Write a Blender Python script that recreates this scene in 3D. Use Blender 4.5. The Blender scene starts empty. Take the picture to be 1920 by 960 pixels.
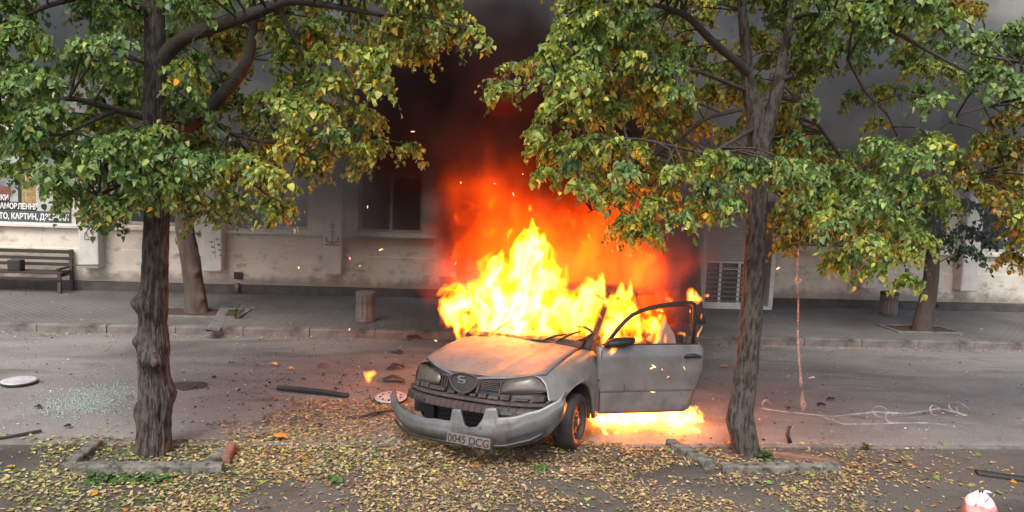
import bpy, math, random
import numpy as np
from mathutils import Vector, Matrix
rnd = random.Random(7)
RS = np.random.RandomState(11)
scn = bpy.context.scene
COL = scn.collection
# ------------------------------------------------------------------ camera
CAM_H, PITCH, YAW, ROLL, FPX = 2.5, .0994, .0953, .0388, 1386.
def _cam_axes():
    f = np.array([math.sin(YAW)*math.cos(PITCH), math.cos(YAW)*math.cos(PITCH), -math.sin(PITCH)])
    r = np.array([math.cos(YAW), -math.sin(YAW), 0.]); u = np.cross(r, f)
    return r*math.cos(ROLL)+u*math.sin(ROLL), -r*math.sin(ROLL)+u*math.cos(ROLL), f
CR, CU, CF = _cam_axes()
cam = bpy.data.objects.new('camera', bpy.data.cameras.new('camera')); COL.objects.link(cam)
cam.data.sensor_width = 36; cam.data.lens = FPX/1920*36; cam.data.clip_end = 500; cam.data.clip_start = .05
M = Matrix.Identity(4)
for i in range(3):
    M[i][0], M[i][1], M[i][2] = CR[i], CU[i], -CF[i]
M[2][3] = CAM_H
cam.matrix_world = M
scn.camera = cam
def _ray(px, py): return CF + CR*(px-960)/FPX + CU*(480-py)/FPX
def at(px, py, Y):                 # world point on the line of sight at depth Y
    d = _ray(px, py); return np.array([0, 0, CAM_H]) + d*(Y/d[1])
def gnd(px, py, z=0.):             # world point on level z
    d = _ray(px, py); return np.array([0, 0, CAM_H]) + d*((z-CAM_H)/d[2])
def proj(P):
    d = np.asarray(P, float)-np.array([0, 0, CAM_H]); z = d@CF
    return 960+FPX*(d@CR)/z, 480-FPX*(d@CU)/z
# ------------------------------------------------------------------ light
w = bpy.data.worlds.new('World'); scn.world = w; w.use_nodes = True
nt = w.node_tree; bg = nt.nodes['Background']; sky = nt.nodes.new('ShaderNodeTexSky')
sky.sky_type = 'NISHITA'; sky.sun_disc = False
SUN_EL, SUN_AZ = math.radians(52), math.radians(200)
sky.sun_elevation = SUN_EL; sky.sun_rotation = SUN_AZ
sky.air_density = 1.0; sky.dust_density = 4.0; sky.ozone_density = .6
nt.links.new(sky.outputs[0], bg.inputs[0]); bg.inputs[1].default_value = .15
sun = bpy.data.lights.new('sun', 'SUN'); sun.energy = 1.5; sun.angle = math.radians(25); sun.color = (1, .97, .92)
so = bpy.data.objects.new('sun', sun); COL.objects.link(so)
sd = Vector((math.sin(SUN_AZ)*math.cos(SUN_EL), math.cos(SUN_AZ)*math.cos(SUN_EL), math.sin(SUN_EL)))
so.rotation_euler = sd.to_track_quat('Z', 'Y').to_euler(); so.location = (0, 0, 30)
vs = scn.view_settings; vs.view_transform = 'Standard'; vs.look = 'None'; vs.exposure = .80; vs.gamma = 1
cy = scn.cycles
cy.use_denoising = True; cy.max_bounces = 6; cy.diffuse_bounces = 2; cy.glossy_bounces = 2; cy.transmission_bounces = 4
cy.volume_bounces = 0; cy.transparent_max_bounces = 48; cy.volume_step_rate = .8; cy.volume_max_steps = 64
cy.use_adaptive_sampling = True; cy.adaptive_threshold = .025; cy.sample_clamp_indirect = 6; cy.caustics_reflective = False; cy.caustics_refractive = False
# ------------------------------------------------------------------ helpers
def L(o, label=None, cat=None, group=None, kind=None):
    if label: o['label'] = label
    if cat: o['category'] = cat
    if group: o['group'] = group
    if kind: o['kind'] = kind
    return o
def empty(name, loc=(0, 0, 0), rz=0, parent=None):
    o = bpy.data.objects.new(name, None); COL.objects.link(o); o.location = loc; o.rotation_euler = (0, 0, rz)
    o.empty_display_size = .1
    if parent: o.parent = parent
    return o
def raw(name, V, F, mat=None, parent=None, smooth=False, col=None, mode=None):
    me = bpy.data.meshes.new(name); V = np.asarray(V, np.float32)
    if isinstance(F, np.ndarray):
        n, k = F.shape
        me.vertices.add(len(V)); me.vertices.foreach_set('co', V.ravel())
        me.loops.add(n*k); me.loops.foreach_set('vertex_index', F.astype(np.int32).ravel())
        me.polygons.add(n); me.polygons.foreach_set('loop_start', np.arange(0, n*k, k, dtype=np.int32))
        try: me.polygons.foreach_set('loop_total', np.full(n, k, np.int32))
        except Exception: pass
        me.update(calc_edges=True); me.validate()
    else:
        me.from_pydata([tuple(v) for v in V], [], F)
    if smooth: me.polygons.foreach_set('use_smooth', np.ones(len(me.polygons), bool))
    if col is not None:
        a = me.color_attributes.new('tint', 'FLOAT_COLOR', 'POINT')
        c = np.ones((len(V), 4), np.float32); c[:, :3] = col; a.data.foreach_set('color', c.ravel())
    if mat: me.materials.append(mat)
    if mode == 'mesh': return me
    o = bpy.data.objects.new(name, me); COL.objects.link(o)
    if parent: o.parent = parent
    return o
class MB:
    def __init__(s): s.v = []; s.f = []
    def add(s, V, F):
        b = len(s.v); s.v += [tuple(map(float, p)) for p in V]; s.f += [tuple(i+b for i in q) for q in F]; return s
    def box(s, x0, x1, y0, y1, z0, z1):
        V = [(x, y, z) for x in (x0, x1) for y in (y0, y1) for z in (z0, z1)]
        return s.add(V, [(0, 1, 3, 2), (4, 6, 7, 5), (0, 4, 5, 1), (2, 3, 7, 6), (0, 2, 6, 4), (1, 5, 7, 3)])
    def tube(s, pts, rad, n=8, cap=True):
        pts = [np.asarray(p, float) for p in pts]; m = len(pts)
        if not hasattr(rad, '__len__'): rad = [rad]*m
        V = []; up = np.array([0.31, .17, 1.]); prev = None
        for i, p in enumerate(pts):
            t = pts[min(i+1, m-1)]-pts[max(i-1, 0)]; t /= (np.linalg.norm(t)+1e-9)
            if prev is None:
                a = np.cross(t, up)
                if np.linalg.norm(a) < .1: a = np.cross(t, [1, 0, 0])
            else: a = prev-t*(prev@t)
            a /= np.linalg.norm(a); prev = a; b = np.cross(t, a)
            for k in range(n):
                an = 2*math.pi*k/n; V.append(p+rad[i]*(a*math.cos(an)+b*math.sin(an)))
        F = [(i*n+k, i*n+(k+1) % n, (i+1)*n+(k+1) % n, (i+1)*n+k) for i in range(m-1) for k in range(n)]
        if cap: F += [tuple(range(n))[::-1], tuple(range((m-1)*n, m*n))]
        return s.add(V, F)
    def grid(s, G):
        n, m = len(G), len(G[0])
        return s.add([p for r in G for p in r], [(i*m+j, i*m+j+1, (i+1)*m+j+1, (i+1)*m+j) for i in range(n-1) for j in range(m-1)])
    def lathe(s, prof, n=24, c=(0, 0, 0), axis='z'):
        V = []
        for r, h in prof:
            for k in range(n):
                a = 2*math.pi*k/n; q = (r*math.cos(a), r*math.sin(a), h)
                if axis == 'y': q = (q[0], q[2], q[1])
                V.append((q[0]+c[0], q[1]+c[1], q[2]+c[2]))
        m = len(prof)
        F = [(i*n+k, i*n+(k+1) % n, (i+1)*n+(k+1) % n, (i+1)*n+k) for i in range(m-1) for k in range(n)]
        F += [tuple(range(n))[::-1], tuple(range((m-1)*n, m*n))]
        return s.add(V, F)
    def out(s, name, mat, parent=None, smooth=False, bevel=0, solid=0, off=0):
        o = raw(name, s.v, s.f, mat, parent, smooth)
        if solid:
            m = o.modifiers.new('t', 'SOLIDIFY'); m.thickness = solid; m.offset = off
        if bevel:
            m = o.modifiers.new('b', 'BEVEL'); m.width = bevel; m.segments = 2; m.limit_method = 'ANGLE'
        return o
def shade_auto(o, ang=40):
    me = o.data; me.polygons.foreach_set('use_smooth', np.ones(len(me.polygons), bool))
    try: me.set_sharp_from_angle(angle=math.radians(ang))
    except Exception: pass
    return o
# value noise in numpy (for displaced geometry and the flames)
_T = np.random.RandomState(5).rand(64, 64, 64).astype(np.float32)
def vn(p):
    i = np.floor(p).astype(np.int32); f = (p-i).astype(np.float32); f = f*f*(3-2*f)
    x0, y0, z0 = (i[..., k] & 63 for k in range(3)); x1, y1, z1 = (x0+1) & 63, (y0+1) & 63, (z0+1) & 63
    fx, fy, fz = f[..., 0], f[..., 1], f[..., 2]
    a = _T[x0, y0, z0]*(1-fx)+_T[x1, y0, z0]*fx; b = _T[x0, y1, z0]*(1-fx)+_T[x1, y1, z0]*fx
    c = _T[x0, y0, z1]*(1-fx)+_T[x1, y0, z1]*fx; d = _T[x0, y1, z1]*(1-fx)+_T[x1, y1, z1]*fx
    return (a*(1-fy)+b*fy)*(1-fz)+(c*(1-fy)+d*fy)*fz
def fbm(p, oct=4, gain=.5):
    s = 0; a = 1; t = 0
    for k in range(oct):
        s = s+a*vn(p*(2.03**k)+k*7.3); t += a; a *= gain
    return s/t
# ------------------------------------------------------------------ materials
def nodes(m): m.use_nodes = True; return m.node_tree.nodes, m.node_tree.links, m.node_tree.nodes['Principled BSDF']
def mat(name, c1, c2=None, rough=.8, scale=4., detail=8., bump=0., bscale=None, metal=0., spec=.5, lo=.35, hi=.65, c3=None, s3=1., lo3=.5, hi3=.7, coat=0., stretch=None, rvar=0.):
    m = bpy.data.materials.new(name); N, K, P = nodes(m)
    P.inputs['Base Color'].default_value = (*c1, 1); P.inputs['Roughness'].default_value = rough
    P.inputs['Metallic'].default_value = metal; P.inputs['Specular IOR Level'].default_value = spec; P.inputs['Coat Weight'].default_value = coat
    tc = N.new('ShaderNodeTexCoord'); src = tc.outputs['Object']
    if stretch:
        mp = N.new('ShaderNodeMapping'); mp.inputs['Scale'].default_value = stretch; K.new(src, mp.inputs[0]); src = mp.outputs[0]
    def noise(s, d=detail):
        n = N.new('ShaderNodeTexNoise'); n.inputs['Scale'].default_value = s; n.inputs['Detail'].default_value = d; n.inputs['Roughness'].default_value = .6
        K.new(src, n.inputs['Vector']); return n
    def ramp(fac, a, b):
        r = N.new('ShaderNodeMapRange'); r.inputs['From Min'].default_value = a; r.inputs['From Max'].default_value = b; K.new(fac, r.inputs['Value']); return r.outputs[0]
    last = None
    if c2:
        n = noise(scale); mx = N.new('ShaderNodeMix'); mx.data_type = 'RGBA'
        K.new(ramp(n.outputs['Fac'], lo, hi), mx.inputs['Factor']); mx.inputs['A'].default_value = (*c1, 1); mx.inputs['B'].default_value = (*c2, 1); last = mx.outputs['Result']
    if c3:
        n = noise(s3); mx = N.new('ShaderNodeMix'); mx.data_type = 'RGBA'
        K.new(ramp(n.outputs['Fac'], lo3, hi3), mx.inputs['Factor'])
        if last: K.new(last, mx.inputs['A'])
        else: mx.inputs['A'].default_value = (*c1, 1)
        mx.inputs['B'].default_value = (*c3, 1); last = mx.outputs['Result']
    if last: K.new(last, P.inputs['Base Color'])
    if rvar:
        n = noise(scale*.7); r = ramp(n.outputs['Fac'], .3, .7); mu = N.new('ShaderNodeMath'); mu.operation = 'MULTIPLY_ADD'
        K.new(r, mu.inputs[0]); mu.inputs[1].default_value = rvar; mu.inputs[2].default_value = rough; K.new(mu.outputs[0], P.inputs['Roughness'])
    if bump:
        n = noise(bscale or scale*3); b = N.new('ShaderNodeBump'); b.inputs['Strength'].default_value = bump; b.inputs['Distance'].default_value = .02
        K.new(n.outputs['Fac'], b.inputs['Height']); K.new(b.outputs[0], P.inputs['Normal'])
    return m
def tint_mat(name, rough=.6, transl=.0, spec=.3):
    m = bpy.data.materials.new(name); N, K, P = nodes(m)
    a = N.new('ShaderNodeVertexColor'); a.layer_name = 'tint'; K.new(a.outputs[0], P.inputs['Base Color'])
    P.inputs['Roughness'].default_value = rough; P.inputs['Specular IOR Level'].default_value = spec
    if transl:
        t = N.new('ShaderNodeBsdfTranslucent'); K.new(a.outputs[0], t.inputs[0]); mx = N.new('ShaderNodeMixShader'); mx.inputs[0].default_value = transl
        K.new(P.outputs[0], mx.inputs[1]); K.new(t.outputs[0], mx.inputs[2]); K.new(mx.outputs[0], N['Material Output'].inputs['Surface'])
    return m
# road: worn asphalt, stone specks, patches, faint cracks
def asphalt(name, base, light, dark, crack=True):
    m = bpy.data.materials.new(name); N, K, P = nodes(m); tc = N.new('ShaderNodeTexCoord')
    def noise(s, d=8, st=None, dist=0):
        n = N.new('ShaderNodeTexNoise'); n.inputs['Scale'].default_value = s; n.inputs['Detail'].default_value = d; n.inputs['Distortion'].default_value = dist
        if st:
            mp = N.new('ShaderNodeMapping'); mp.inputs['Scale'].default_value = st; K.new(tc.outputs['Object'], mp.inputs[0]); K.new(mp.outputs[0], n.inputs['Vector'])
        else: K.new(tc.outputs['Object'], n.inputs['Vector'])
        return n.outputs['Fac']
    def rg(v, a, b, c=0, d=1):
        r = N.new('ShaderNodeMapRange'); K.new(v, r.inputs[0])
        for i, x in zip((1, 2, 3, 4), (a, b, c, d)): r.inputs[i].default_value = x
        return r.outputs[0]
    def mix(f, A, B):
        x = N.new('ShaderNodeMix'); x.data_type = 'RGBA'; K.new(f, x.inputs['Factor'])
        for k, q in (('A', A), ('B', B)):
            if isinstance(q, tuple): x.inputs[k].default_value = (*q, 1)
            else: K.new(q, x.inputs[k])
        return x.outputs['Result']
    c = mix(rg(noise(.9, 5, (1, 1.8, 1), .6), .35, .68), base, light)
    c = mix(rg(noise(.35, 6, (1, 2.6, 1), 1.0), .53, .68, 0, .85), c, dark)
    c = mix(rg(noise(2.2, 9, (.6, 1.6, 1), .8), .56, .66, 0, .4), c, dark)
    c = mix(rg(noise(55, 3), .5, .68, 0, .55), c, dark)
    c = mix(rg(noise(90, 2), .62, .74, 0, .65), c, tuple(min(1, 2.2*x) for x in light))
    if crack:
        v = N.new('ShaderNodeTexVoronoi'); v.feature = 'DISTANCE_TO_EDGE'; v.inputs['Scale'].default_value = .75
        mp = N.new('ShaderNodeMix'); mp.data_type = 'VECTOR'; mp.inputs['Factor'].default_value = .35
        n = N.new('ShaderNodeTexNoise'); n.inputs['Scale'].default_value = 2.5; n.inputs['Detail'].default_value = 6
        K.new(tc.outputs['Object'], mp.inputs['A']); K.new(n.outputs['Color'], mp.inputs['B']); K.new(mp.outputs['Result'], v.inputs['Vector'])
        cr = N.new('ShaderNodeMath'); cr.operation = 'MULTIPLY'; K.new(rg(v.outputs['Distance'], .0, .009, 1, 0), cr.inputs[0]); K.new(rg(noise(.6, 3), .54, .66, 0, .55), cr.inputs[1])
        c = mix(cr.outputs[0], c, tuple(x*.35 for x in dark))
    K.new(c, P.inputs['Base Color']); P.inputs['Roughness'].default_value = .82; P.inputs['Specular IOR Level'].default_value = .35
    b = N.new('ShaderNodeBump'); b.inputs['Strength'].default_value = .5; b.inputs['Distance'].default_value = .01; K.new(noise(70, 4), b.inputs['Height']); K.new(b.outputs[0], P.inputs['Normal'])
    return m
A_ROAD = asphalt('worn_asphalt', (.178, .172, .160), (.24, .232, .216), (.10, .095, .088))
A_VERGE = asphalt('trodden_path', (.085, .076, .066), (.12, .107, .093), (.045, .039, .034), False)
def paver_mat():
    m = bpy.data.materials.new('small_pavers'); N, K, P = nodes(m); tc = N.new('ShaderNodeTexCoord')
    mp = N.new('ShaderNodeMapping'); mp.inputs['Rotation'].default_value = (0, 0, math.radians(45)); K.new(tc.outputs['Object'], mp.inputs[0])
    b = N.new('ShaderNodeTexBrick'); b.inputs['Scale'].default_value = 1; b.inputs['Brick Width'].default_value = .2; b.inputs['Row Height'].default_value = .1; b.inputs['Mortar Size'].default_value = .008
    b.inputs['Color1'].default_value = (.155, .15, .144, 1); b.inputs['Color2'].default_value = (.138, .134, .129, 1); b.inputs['Mortar'].default_value = (.09, .086, .082, 1)
    K.new(mp.outputs[0], b.inputs['Vector'])
    n = N.new('ShaderNodeTexNoise'); n.inputs['Scale'].default_value = 1.1; n.inputs['Detail'].default_value = 8; K.new(tc.outputs['Object'], n.inputs[0])
    x = N.new('ShaderNodeMix'); x.data_type = 'RGBA'; x.blend_type = 'MULTIPLY'; x.inputs['Factor'].default_value = .55
    r = N.new('ShaderNodeValToRGB'); r.color_ramp.elements[0].position = .3; r.color_ramp.elements[0].color = (.45, .43, .41, 1); r.color_ramp.elements[1].position = .65; K.new(n.outputs[0], r.inputs[0])
    K.new(b.outputs['Color'], x.inputs['A']); K.new(r.outputs[0], x.inputs['B']); K.new(x.outputs['Result'], P.inputs['Base Color'])
    bu = N.new('ShaderNodeBump'); bu.inputs['Strength'].default_value = .6; bu.inputs['Distance'].default_value = .01; bu.invert = True; K.new(b.outputs['Fac'], bu.inputs['Height']); K.new(bu.outputs[0], P.inputs['Normal'])
    P.inputs['Roughness'].default_value = .85
    return m
PAVER = paver_mat()
def wall_mat():
    m = bpy.data.materials.new('stained_render'); N, K, P = nodes(m); tc = N.new('ShaderNodeTexCoord')
    def noise(s, d=8, st=(1, 1, 1)):
        mp = N.new('ShaderNodeMapping'); mp.inputs['Scale'].default_value = st; K.new(tc.outputs['Object'], mp.inputs[0])
        n = N.new('ShaderNodeTexNoise'); n.inputs['Scale'].default_value = s; n.inputs['Detail'].default_value = d; n.inputs['Roughness'].default_value = .62; K.new(mp.outputs[0], n.inputs['Vector']); return n.outputs['Fac']
    def rg(v, a, b, c=0, d=1):
        r = N.new('ShaderNodeMapRange'); K.new(v, r.inputs[0])
        for i, x in zip((1, 2, 3, 4), (a, b, c, d)): r.inputs[i].default_value = x
        return r.outputs[0]
    def mix(f, A, B):
        x = N.new('ShaderNodeMix'); x.data_type = 'RGBA'; K.new(f, x.inputs['Factor'])
        for k, q in (('A', A), ('B', B)):
            if isinstance(q, tuple): x.inputs[k].default_value = (*q, 1)
            else: K.new(q, x.inputs[k])
        return x.outputs['Result']
    c = mix(rg(noise(1.3), .35, .65), (.70, .66, .58), (.55, .51, .43))
    c = mix(rg(noise(2.2, 10, (1, 1, 2.2)), .54, .66, 0, .8), c, (.30, .265, .22))
    c = mix(rg(noise(9, 6, (1, 1, .5)), .6, .7, 0, .5), c, (.22, .2, .17))
    # splash dirt on the lowest hand's breadth, with a ragged top
    sx = N.new('ShaderNodeSeparateXYZ'); K.new(tc.outputs['Object'], sx.inputs[0])
    ad = N.new('ShaderNodeMath'); ad.operation = 'MULTIPLY_ADD'; K.new(noise(3.5, 6), ad.inputs[0]); ad.inputs[1].default_value = -.5; K.new(sx.outputs[2], ad.inputs[2])
    c = mix(rg(ad.outputs[0], .0, .16, .7, 0), c, (.2, .18, .15))
    K.new(c, P.inputs['Base Color']); P.inputs['Roughness'].default_value = .9; P.inputs['Specular IOR Level'].default_value = .2
    b = N.new('ShaderNodeBump'); b.inputs['Strength'].default_value = .4; b.inputs['Distance'].default_value = .02; K.new(noise(14), b.inputs['Height']); K.new(b.outputs[0], P.inputs['Normal'])
    return m
WALL = wall_mat()
PLASTER = mat('white_plaster', (.66, .64, .6), (.52, .5, .45), .85, 3, bump=.2, c3=(.3, .27, .23), s3=2.2, lo3=.6, hi3=.72)
DARKBASE = mat('dark_base_render', (.10, .095, .09), (.06, .056, .053), .9, 5, bump=.4)
KERB = mat('kerb_concrete', (.19, .182, .172), (.12, .114, .107), .9, 5, bump=.5, c3=(.055, .05, .045), s3=2, lo3=.55, hi3=.7)
BLOCK = mat('weathered_concrete', (.2, .19, .168), (.11, .105, .09), .92, 9, bump=1., c3=(.045, .045, .034), s3=14, lo3=.50, hi3=.62)
BRICKY = mat('red_worn_concrete', (.24, .13, .09), (.15, .08, .06), .9, 9, bump=.6)
GLASS = mat('dark_pane', (.035, .04, .045), rough=.12, spec=.8)
FRAME = mat('painted_frame', (.42, .4, .37), (.33, .31, .28), .6, 6)
WHITE = mat('white_metal', (.72, .72, .7), (.6, .59, .56), .5, 4)
BARS = mat('dark_iron', (.05, .05, .05), (.09, .06, .05), .6, 12)
BENCH = mat('dark_brown_wood', (.026, .02, .018), (.04, .031, .027), .6, 6, stretch=(1, 1, 8), bump=.2)
BIN = mat('bin_concrete', (.2, .19, .18), (.12, .112, .105), .85, 8, bump=.5)
BINTOP = mat('bin_lid_dark', (.035, .035, .037), rough=.6)
BLACK = mat('black_plastic', (.018, .018, .019), (.03, .028, .027), .45, 9, bump=.15)
BURNT = mat('charred_metal', (.035, .028, .026), (.075, .055, .048), .75, 7, bump=.5)
PAINT = mat('silver_paint', (.235, .235, .24), (.18, .178, .18), .42, 3.5, metal=.3, coat=.12, c3=(.09, .075, .065), s3=4, lo3=.5, hi3=.72, rvar=.22)
PAINT2 = mat('smoked_silver_paint', (.29, .28, .27), (.20, .19, .182), .36, 3, metal=.5, coat=.15, c3=(.09, .075, .068), s3=2.4, lo3=.5, hi3=.75, rvar=.25)
TYRE = mat('tyre_rubber', (.016, .015, .015), (.03, .026, .024), .8, 15, bump=.3)
STEEL = mat('brake_stained_steel', (.12, .1, .09), (.05, .042, .038), .6, 8, metal=.4)
HOODP = mat('dusty_hood_paint', (.165, .163, .165), (.125, .12, .12), .55, 4, metal=.1, c3=(.10, .075, .06), s3=9, lo3=.56, hi3=.7, rvar=.2, bump=.1, bscale=5)
BUMPP = mat('sooty_bumper_paint', (.17, .172, .175), (.12, .12, .12), .40, 3.5, metal=.35, coat=.15, c3=(.05, .042, .038), s3=4, lo3=.5, hi3=.72, rvar=.22)
LAMPM = mat('clouded_lamp_glass', (.10, .085, .068), (.06, .05, .04), .32, 6, spec=.6, bump=.1, bscale=20)
PLATE = mat('plate_white', (.17, .135, .12), (.11, .088, .078), .6, 20)
INK = mat('plate_ink', (.02, .02, .02), rough=.6)
CHROME = mat('badge_silver', (.6, .6, .6), rough=.3, metal=.9)
PRINTW = mat('print_white', (.8, .8, .78), rough=.6)
PRINTD = mat('print_teal_strip', (.055, .085, .085), rough=.6)
# ------------------------------------------------------------------ ground
def sheet(name, x0, x1, y0, y1, z, m):
    o = MB().add([(x0, y0, z), (x1, y0, z), (x1, y1, z), (x0, y1, z)], [(0, 1, 2, 3)]).out(name, m); return L(o, kind='structure')
NEAR, FK, PV, WY = 6.83, 11.5, 11.66, 14.85
sheet('ground', -120, 120, -60, 160, -.03, A_VERGE)
sheet('footpath', -60, 60, -6, NEAR-.06, .0, A_VERGE)
sheet('road', -60, 60, NEAR, FK+.02, -.004, A_ROAD)
L(MB().box(-60, 60, PV, 26, -.02, .12).out('pavement', PAVER), kind='structure')
kerb = MB().box(-60, 60, FK+.02, PV-.002, -.02, .095).out('kerb', KERB); L(kerb, kind='structure')
edge = MB().box(-60, 60, NEAR-.055, NEAR-.005, -.02, -.006).out('path_edging', KERB); L(edge, kind='structure')
km = []
for q in range(4):
    mb = MB(); e = .006; h = .12+rnd.uniform(-.004, .004); r = .018
    prof = [(0, -.01), (0, h-r), (r*.4, h-r*.4), (r, h), (.148, h), (.148, -.01)]
    V = [(x, y+0.0, z) for x in (e, .994) for (y, z) in prof]; n = 6
    F = [(i, (i+1) % n, n+(i+1) % n, n+i) for i in range(n)]+[tuple(range(n))[::-1], tuple(range(n, 2*n))]
    mb.add(V, F); ob = mb.out('kerb_stone', KERB, kerb); km.append(ob.data)
    ob.location = (-12+q, FK, 0)
for i in range(4, 28):
    o = bpy.data.objects.new('kerb_stone', km[i % 4]); COL.objects.link(o); o.parent = kerb; o.location = (-12+i, FK+rnd.uniform(-.006, .006), rnd.uniform(-.004, .004)); o.rotation_euler = (0, 0, rnd.uniform(-.003, .003))
em = MB().box(.004, .996, 0, .07, -.02, .016).out('edging_stone', KERB, edge, bevel=.006); em.location = (-6, NEAR-.065, 0)
for i in range(1, 13):
    o = em.copy(); COL.objects.link(o); o.parent = edge; o.location = (-6+i, NEAR-.065+rnd.uniform(-.006, .006), rnd.uniform(-.006, .003))
# gutter stone strip across the pavement and the two tree pits
def pit(x, y, a, b):
    t = MB()
    for (x0, x1, y0, y1) in ((-a, a, -b, -b+.07), (-a, a, b-.07, b), (-a, -a+.07, -b+.07, b-.07), (a-.07, a, -b+.07, b-.07)): t.box(x0, x1, y0, y1, -.01, .025)
    o = t.out('tree_pit_frame', KERB, bevel=.005); o.location = (x, y, .12)
    s = raw('soil', [(-a+.07, -b+.07, .01), (a-.07, -b+.07, .01), (a-.07, b-.07, .01), (-a+.07, b-.07, .01)], [(0, 1, 2, 3)], SOIL, o)
    return o
SOIL = mat('dark_soil', (.04, .028, .02), (.07, .045, .03), .95, 12, bump=.8)
g1 = gnd(369, 587, .12); g2 = gnd(1728, 618, .12)
L(pit(g1[0]+.05, g1[1], .75, .4), 'low concrete frame around the pavement tree left of the fire', 'tree pit')
L(pit(g2[0]-.05, g2[1], .62, .35), 'low concrete frame around the leaning pavement tree by the ribbed bin', 'tree pit')
ga, gb = gnd(398, 622, .12), gnd(428, 573, .12)
gu = MB()
dx = (gb-ga); nrm = np.array([.09, 0, 0])
gu.add([ga-nrm+[0, 0, .002], ga+nrm+[0, 0, .002], gb+nrm+[0, 0, .002], gb-nrm+[0, 0, .002], ga-nrm+[0, 0, .03], ga-nrm*.6+[0, 0, .03], gb-nrm*.6+[0, 0, .03], gb-nrm+[0, 0, .03]],
       [(0, 1, 2, 3), (4, 5, 6, 7), (0, 4, 7, 3), (5, 1, 2, 6)])
L(gu.out('drain_channel', KERB), 'shallow concrete drain channel crossing the pavement beside the tree pit', 'drain channel')
# ------------------------------------------------------------------ building
bld = empty('building', (0, WY, .12)); L(bld, 'long cream rendered building with pilasters and dark base behind the pavement', 'building')
PX = [-15.4, -13.2, -10.95, -8.8, -6.63, -4.38, -2.12, .13, 2.38, 4.62, 8.92, 11.12, 13.36, 15.6, 17.8]
BAYS = [(-14.3, 1.5), (-12.1, 1.5), (-9.9, 1.5), (-7.85, 1.55), (-5.5, 1.2), (-3.3, 1.35), (-1.03, 1.28), (1.25, 1.3), (3.5, 1.3), (7.85, 1.5), (10.0, 1.45), (12.2, 1.5), (14.5, 1.5), (16.7, 1.5)]
Z0, Z1 = 1.28, 2.95
holes = [(c-wd/2, c+wd/2, Z0, Z1) for c, wd in BAYS]+[(c-wd/2, c+wd/2, 4.1, 5.9) for c, wd in BAYS]+[(c-wd/2, c+wd/2, 7.0, 8.6) for c, wd in BAYS]
def holed(x0, x1, z0, z1, holes, d=.3):
    xs = sorted({x0, x1, *[h[0] for h in holes], *[h[1] for h in holes]}); zs = sorted({z0, z1, *[h[2] for h in holes], *[h[3] for h in holes]})
    t = MB()
    ish = lambda x, z: any(h[0] < x < h[1] and h[2] < z < h[3] for h in holes)
    for i in range(len(xs)-1):
        for j in range(len(zs)-1):
            a, b, c, e = xs[i], xs[i+1], zs[j], zs[j+1]
            if not ish((a+b)/2, (c+e)/2): t.add([(a, 0, c), (b, 0, c), (b, 0, e), (a, 0, e)], [(0, 1, 2, 3)])
    for a, b, c, e in holes:
        t.add([(a, 0, c), (b, 0, c), (b, 0, e), (a, 0, e), (a, d, c), (b, d, c), (b, d, e), (a, d, e)], [(0, 4, 5, 1), (1, 5, 6, 2), (2, 6, 7, 3), (3, 7, 4, 0)])
    return t
wl = holed(-18, 20, 0, 10, holes); wl.out('wall', WALL, bld)
MB().box(-18, 20, .32, 6, 0, 10).out('inner_mass', mat('dark_interior', (.02, .02, .02)), bld)
MB().box(-18, 20, -.06, -.003, 0, .17).out('base_course', DARKBASE, bld, bevel=.008)
MB().box(-18, 20, -.035, -.003, .172, .80).out('plinth', WALL, bld, bevel=.012)
MB().box(-18, 5.2, -.10, -.003, 1.185, 1.235).out('sill_ledge', PLASTER, bld, bevel=.006)
MB().box(7.0, 20, -.10, -.003, 1.185, 1.235).out('sill_ledge', PLASTER, bld, bevel=.006)
MB().box(-18, 20, -.14, -.003, 3.35, 3.55).out('string_course', PLASTER, bld, bevel=.02)
MB().box(-18, 20, -.3, .5, 9.7, 10.05).out('cornice', PLASTER, bld, bevel=.03)
pm = MB().box(-.18, .18, -.31, -.002, .45, 3.345).out('pilaster', PLASTER, bld, bevel=.03)
pm.location.x = PX[0]
for x in PX[1:]:
    o = pm.copy(); COL.objects.link(o); o.parent = bld; o.location.x = x
fr_cache = {}
def window(c, wd, z0, z1, grille=False):
    key = (round(wd, 2), round(z1-z0, 2), grille)
    if key not in fr_cache:
        h = z1-z0; f = MB(); tt = .06
        f.box(-wd/2+.002, -wd/2+tt, .12, .18, .002, h-.002); f.box(wd/2-tt, wd/2-.002, .12, .18, .002, h-.002)
        f.box(-wd/2+tt, wd/2-tt, .12, .18, .002, tt); f.box(-wd/2+tt, wd/2-tt, .12, .18, h-tt, h-.002)
        f.box(-.03, .03, .122, .178, tt, h*.68-.03); f.box(-wd/2+tt, wd/2-tt, .115, .185, h*.68-.03, h*.68+.03)
        p = MB().box(-wd/2+tt-.01, wd/2-tt+.01, .148, .156, tt-.01, h-tt+.01)
        a = f.out('window', FRAME, bld, bevel=.005); b = p.out('pane', GLASS, a); g = None
        if grille:
            g = MB(); n = 9
            for k in range(-n, n*2):
                for s in (1, -1):
                    pts = []
                    for q in range(15):
                        z = h*q/14; x = -wd/2+(k+.5)*wd/n+s*.5*wd/n*math.sin(z*math.pi/(.17))
                        pts.append((x, .05+.012*s, z))
                    if -wd/2 < pts[0][0] < wd/2: g.tube(pts, .007, 5)
            for zz in (.02, h*.33, h*.66, h-.02): g.box(-wd/2, wd/2, .035, .045, zz-.012, zz+.012)
            g = g.out('window_grille', BARS, a)
        fr_cache[key] = (a, b, g)
    else:
        a0, b0, g0 = fr_cache[key]; a = a0.copy(); COL.objects.link(a); a.parent = bld
        for q in (b0, g0):
            if q: b = q.copy(); COL.objects.link(b); b.parent = a
    a.location = (c, 0, z0)
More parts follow.
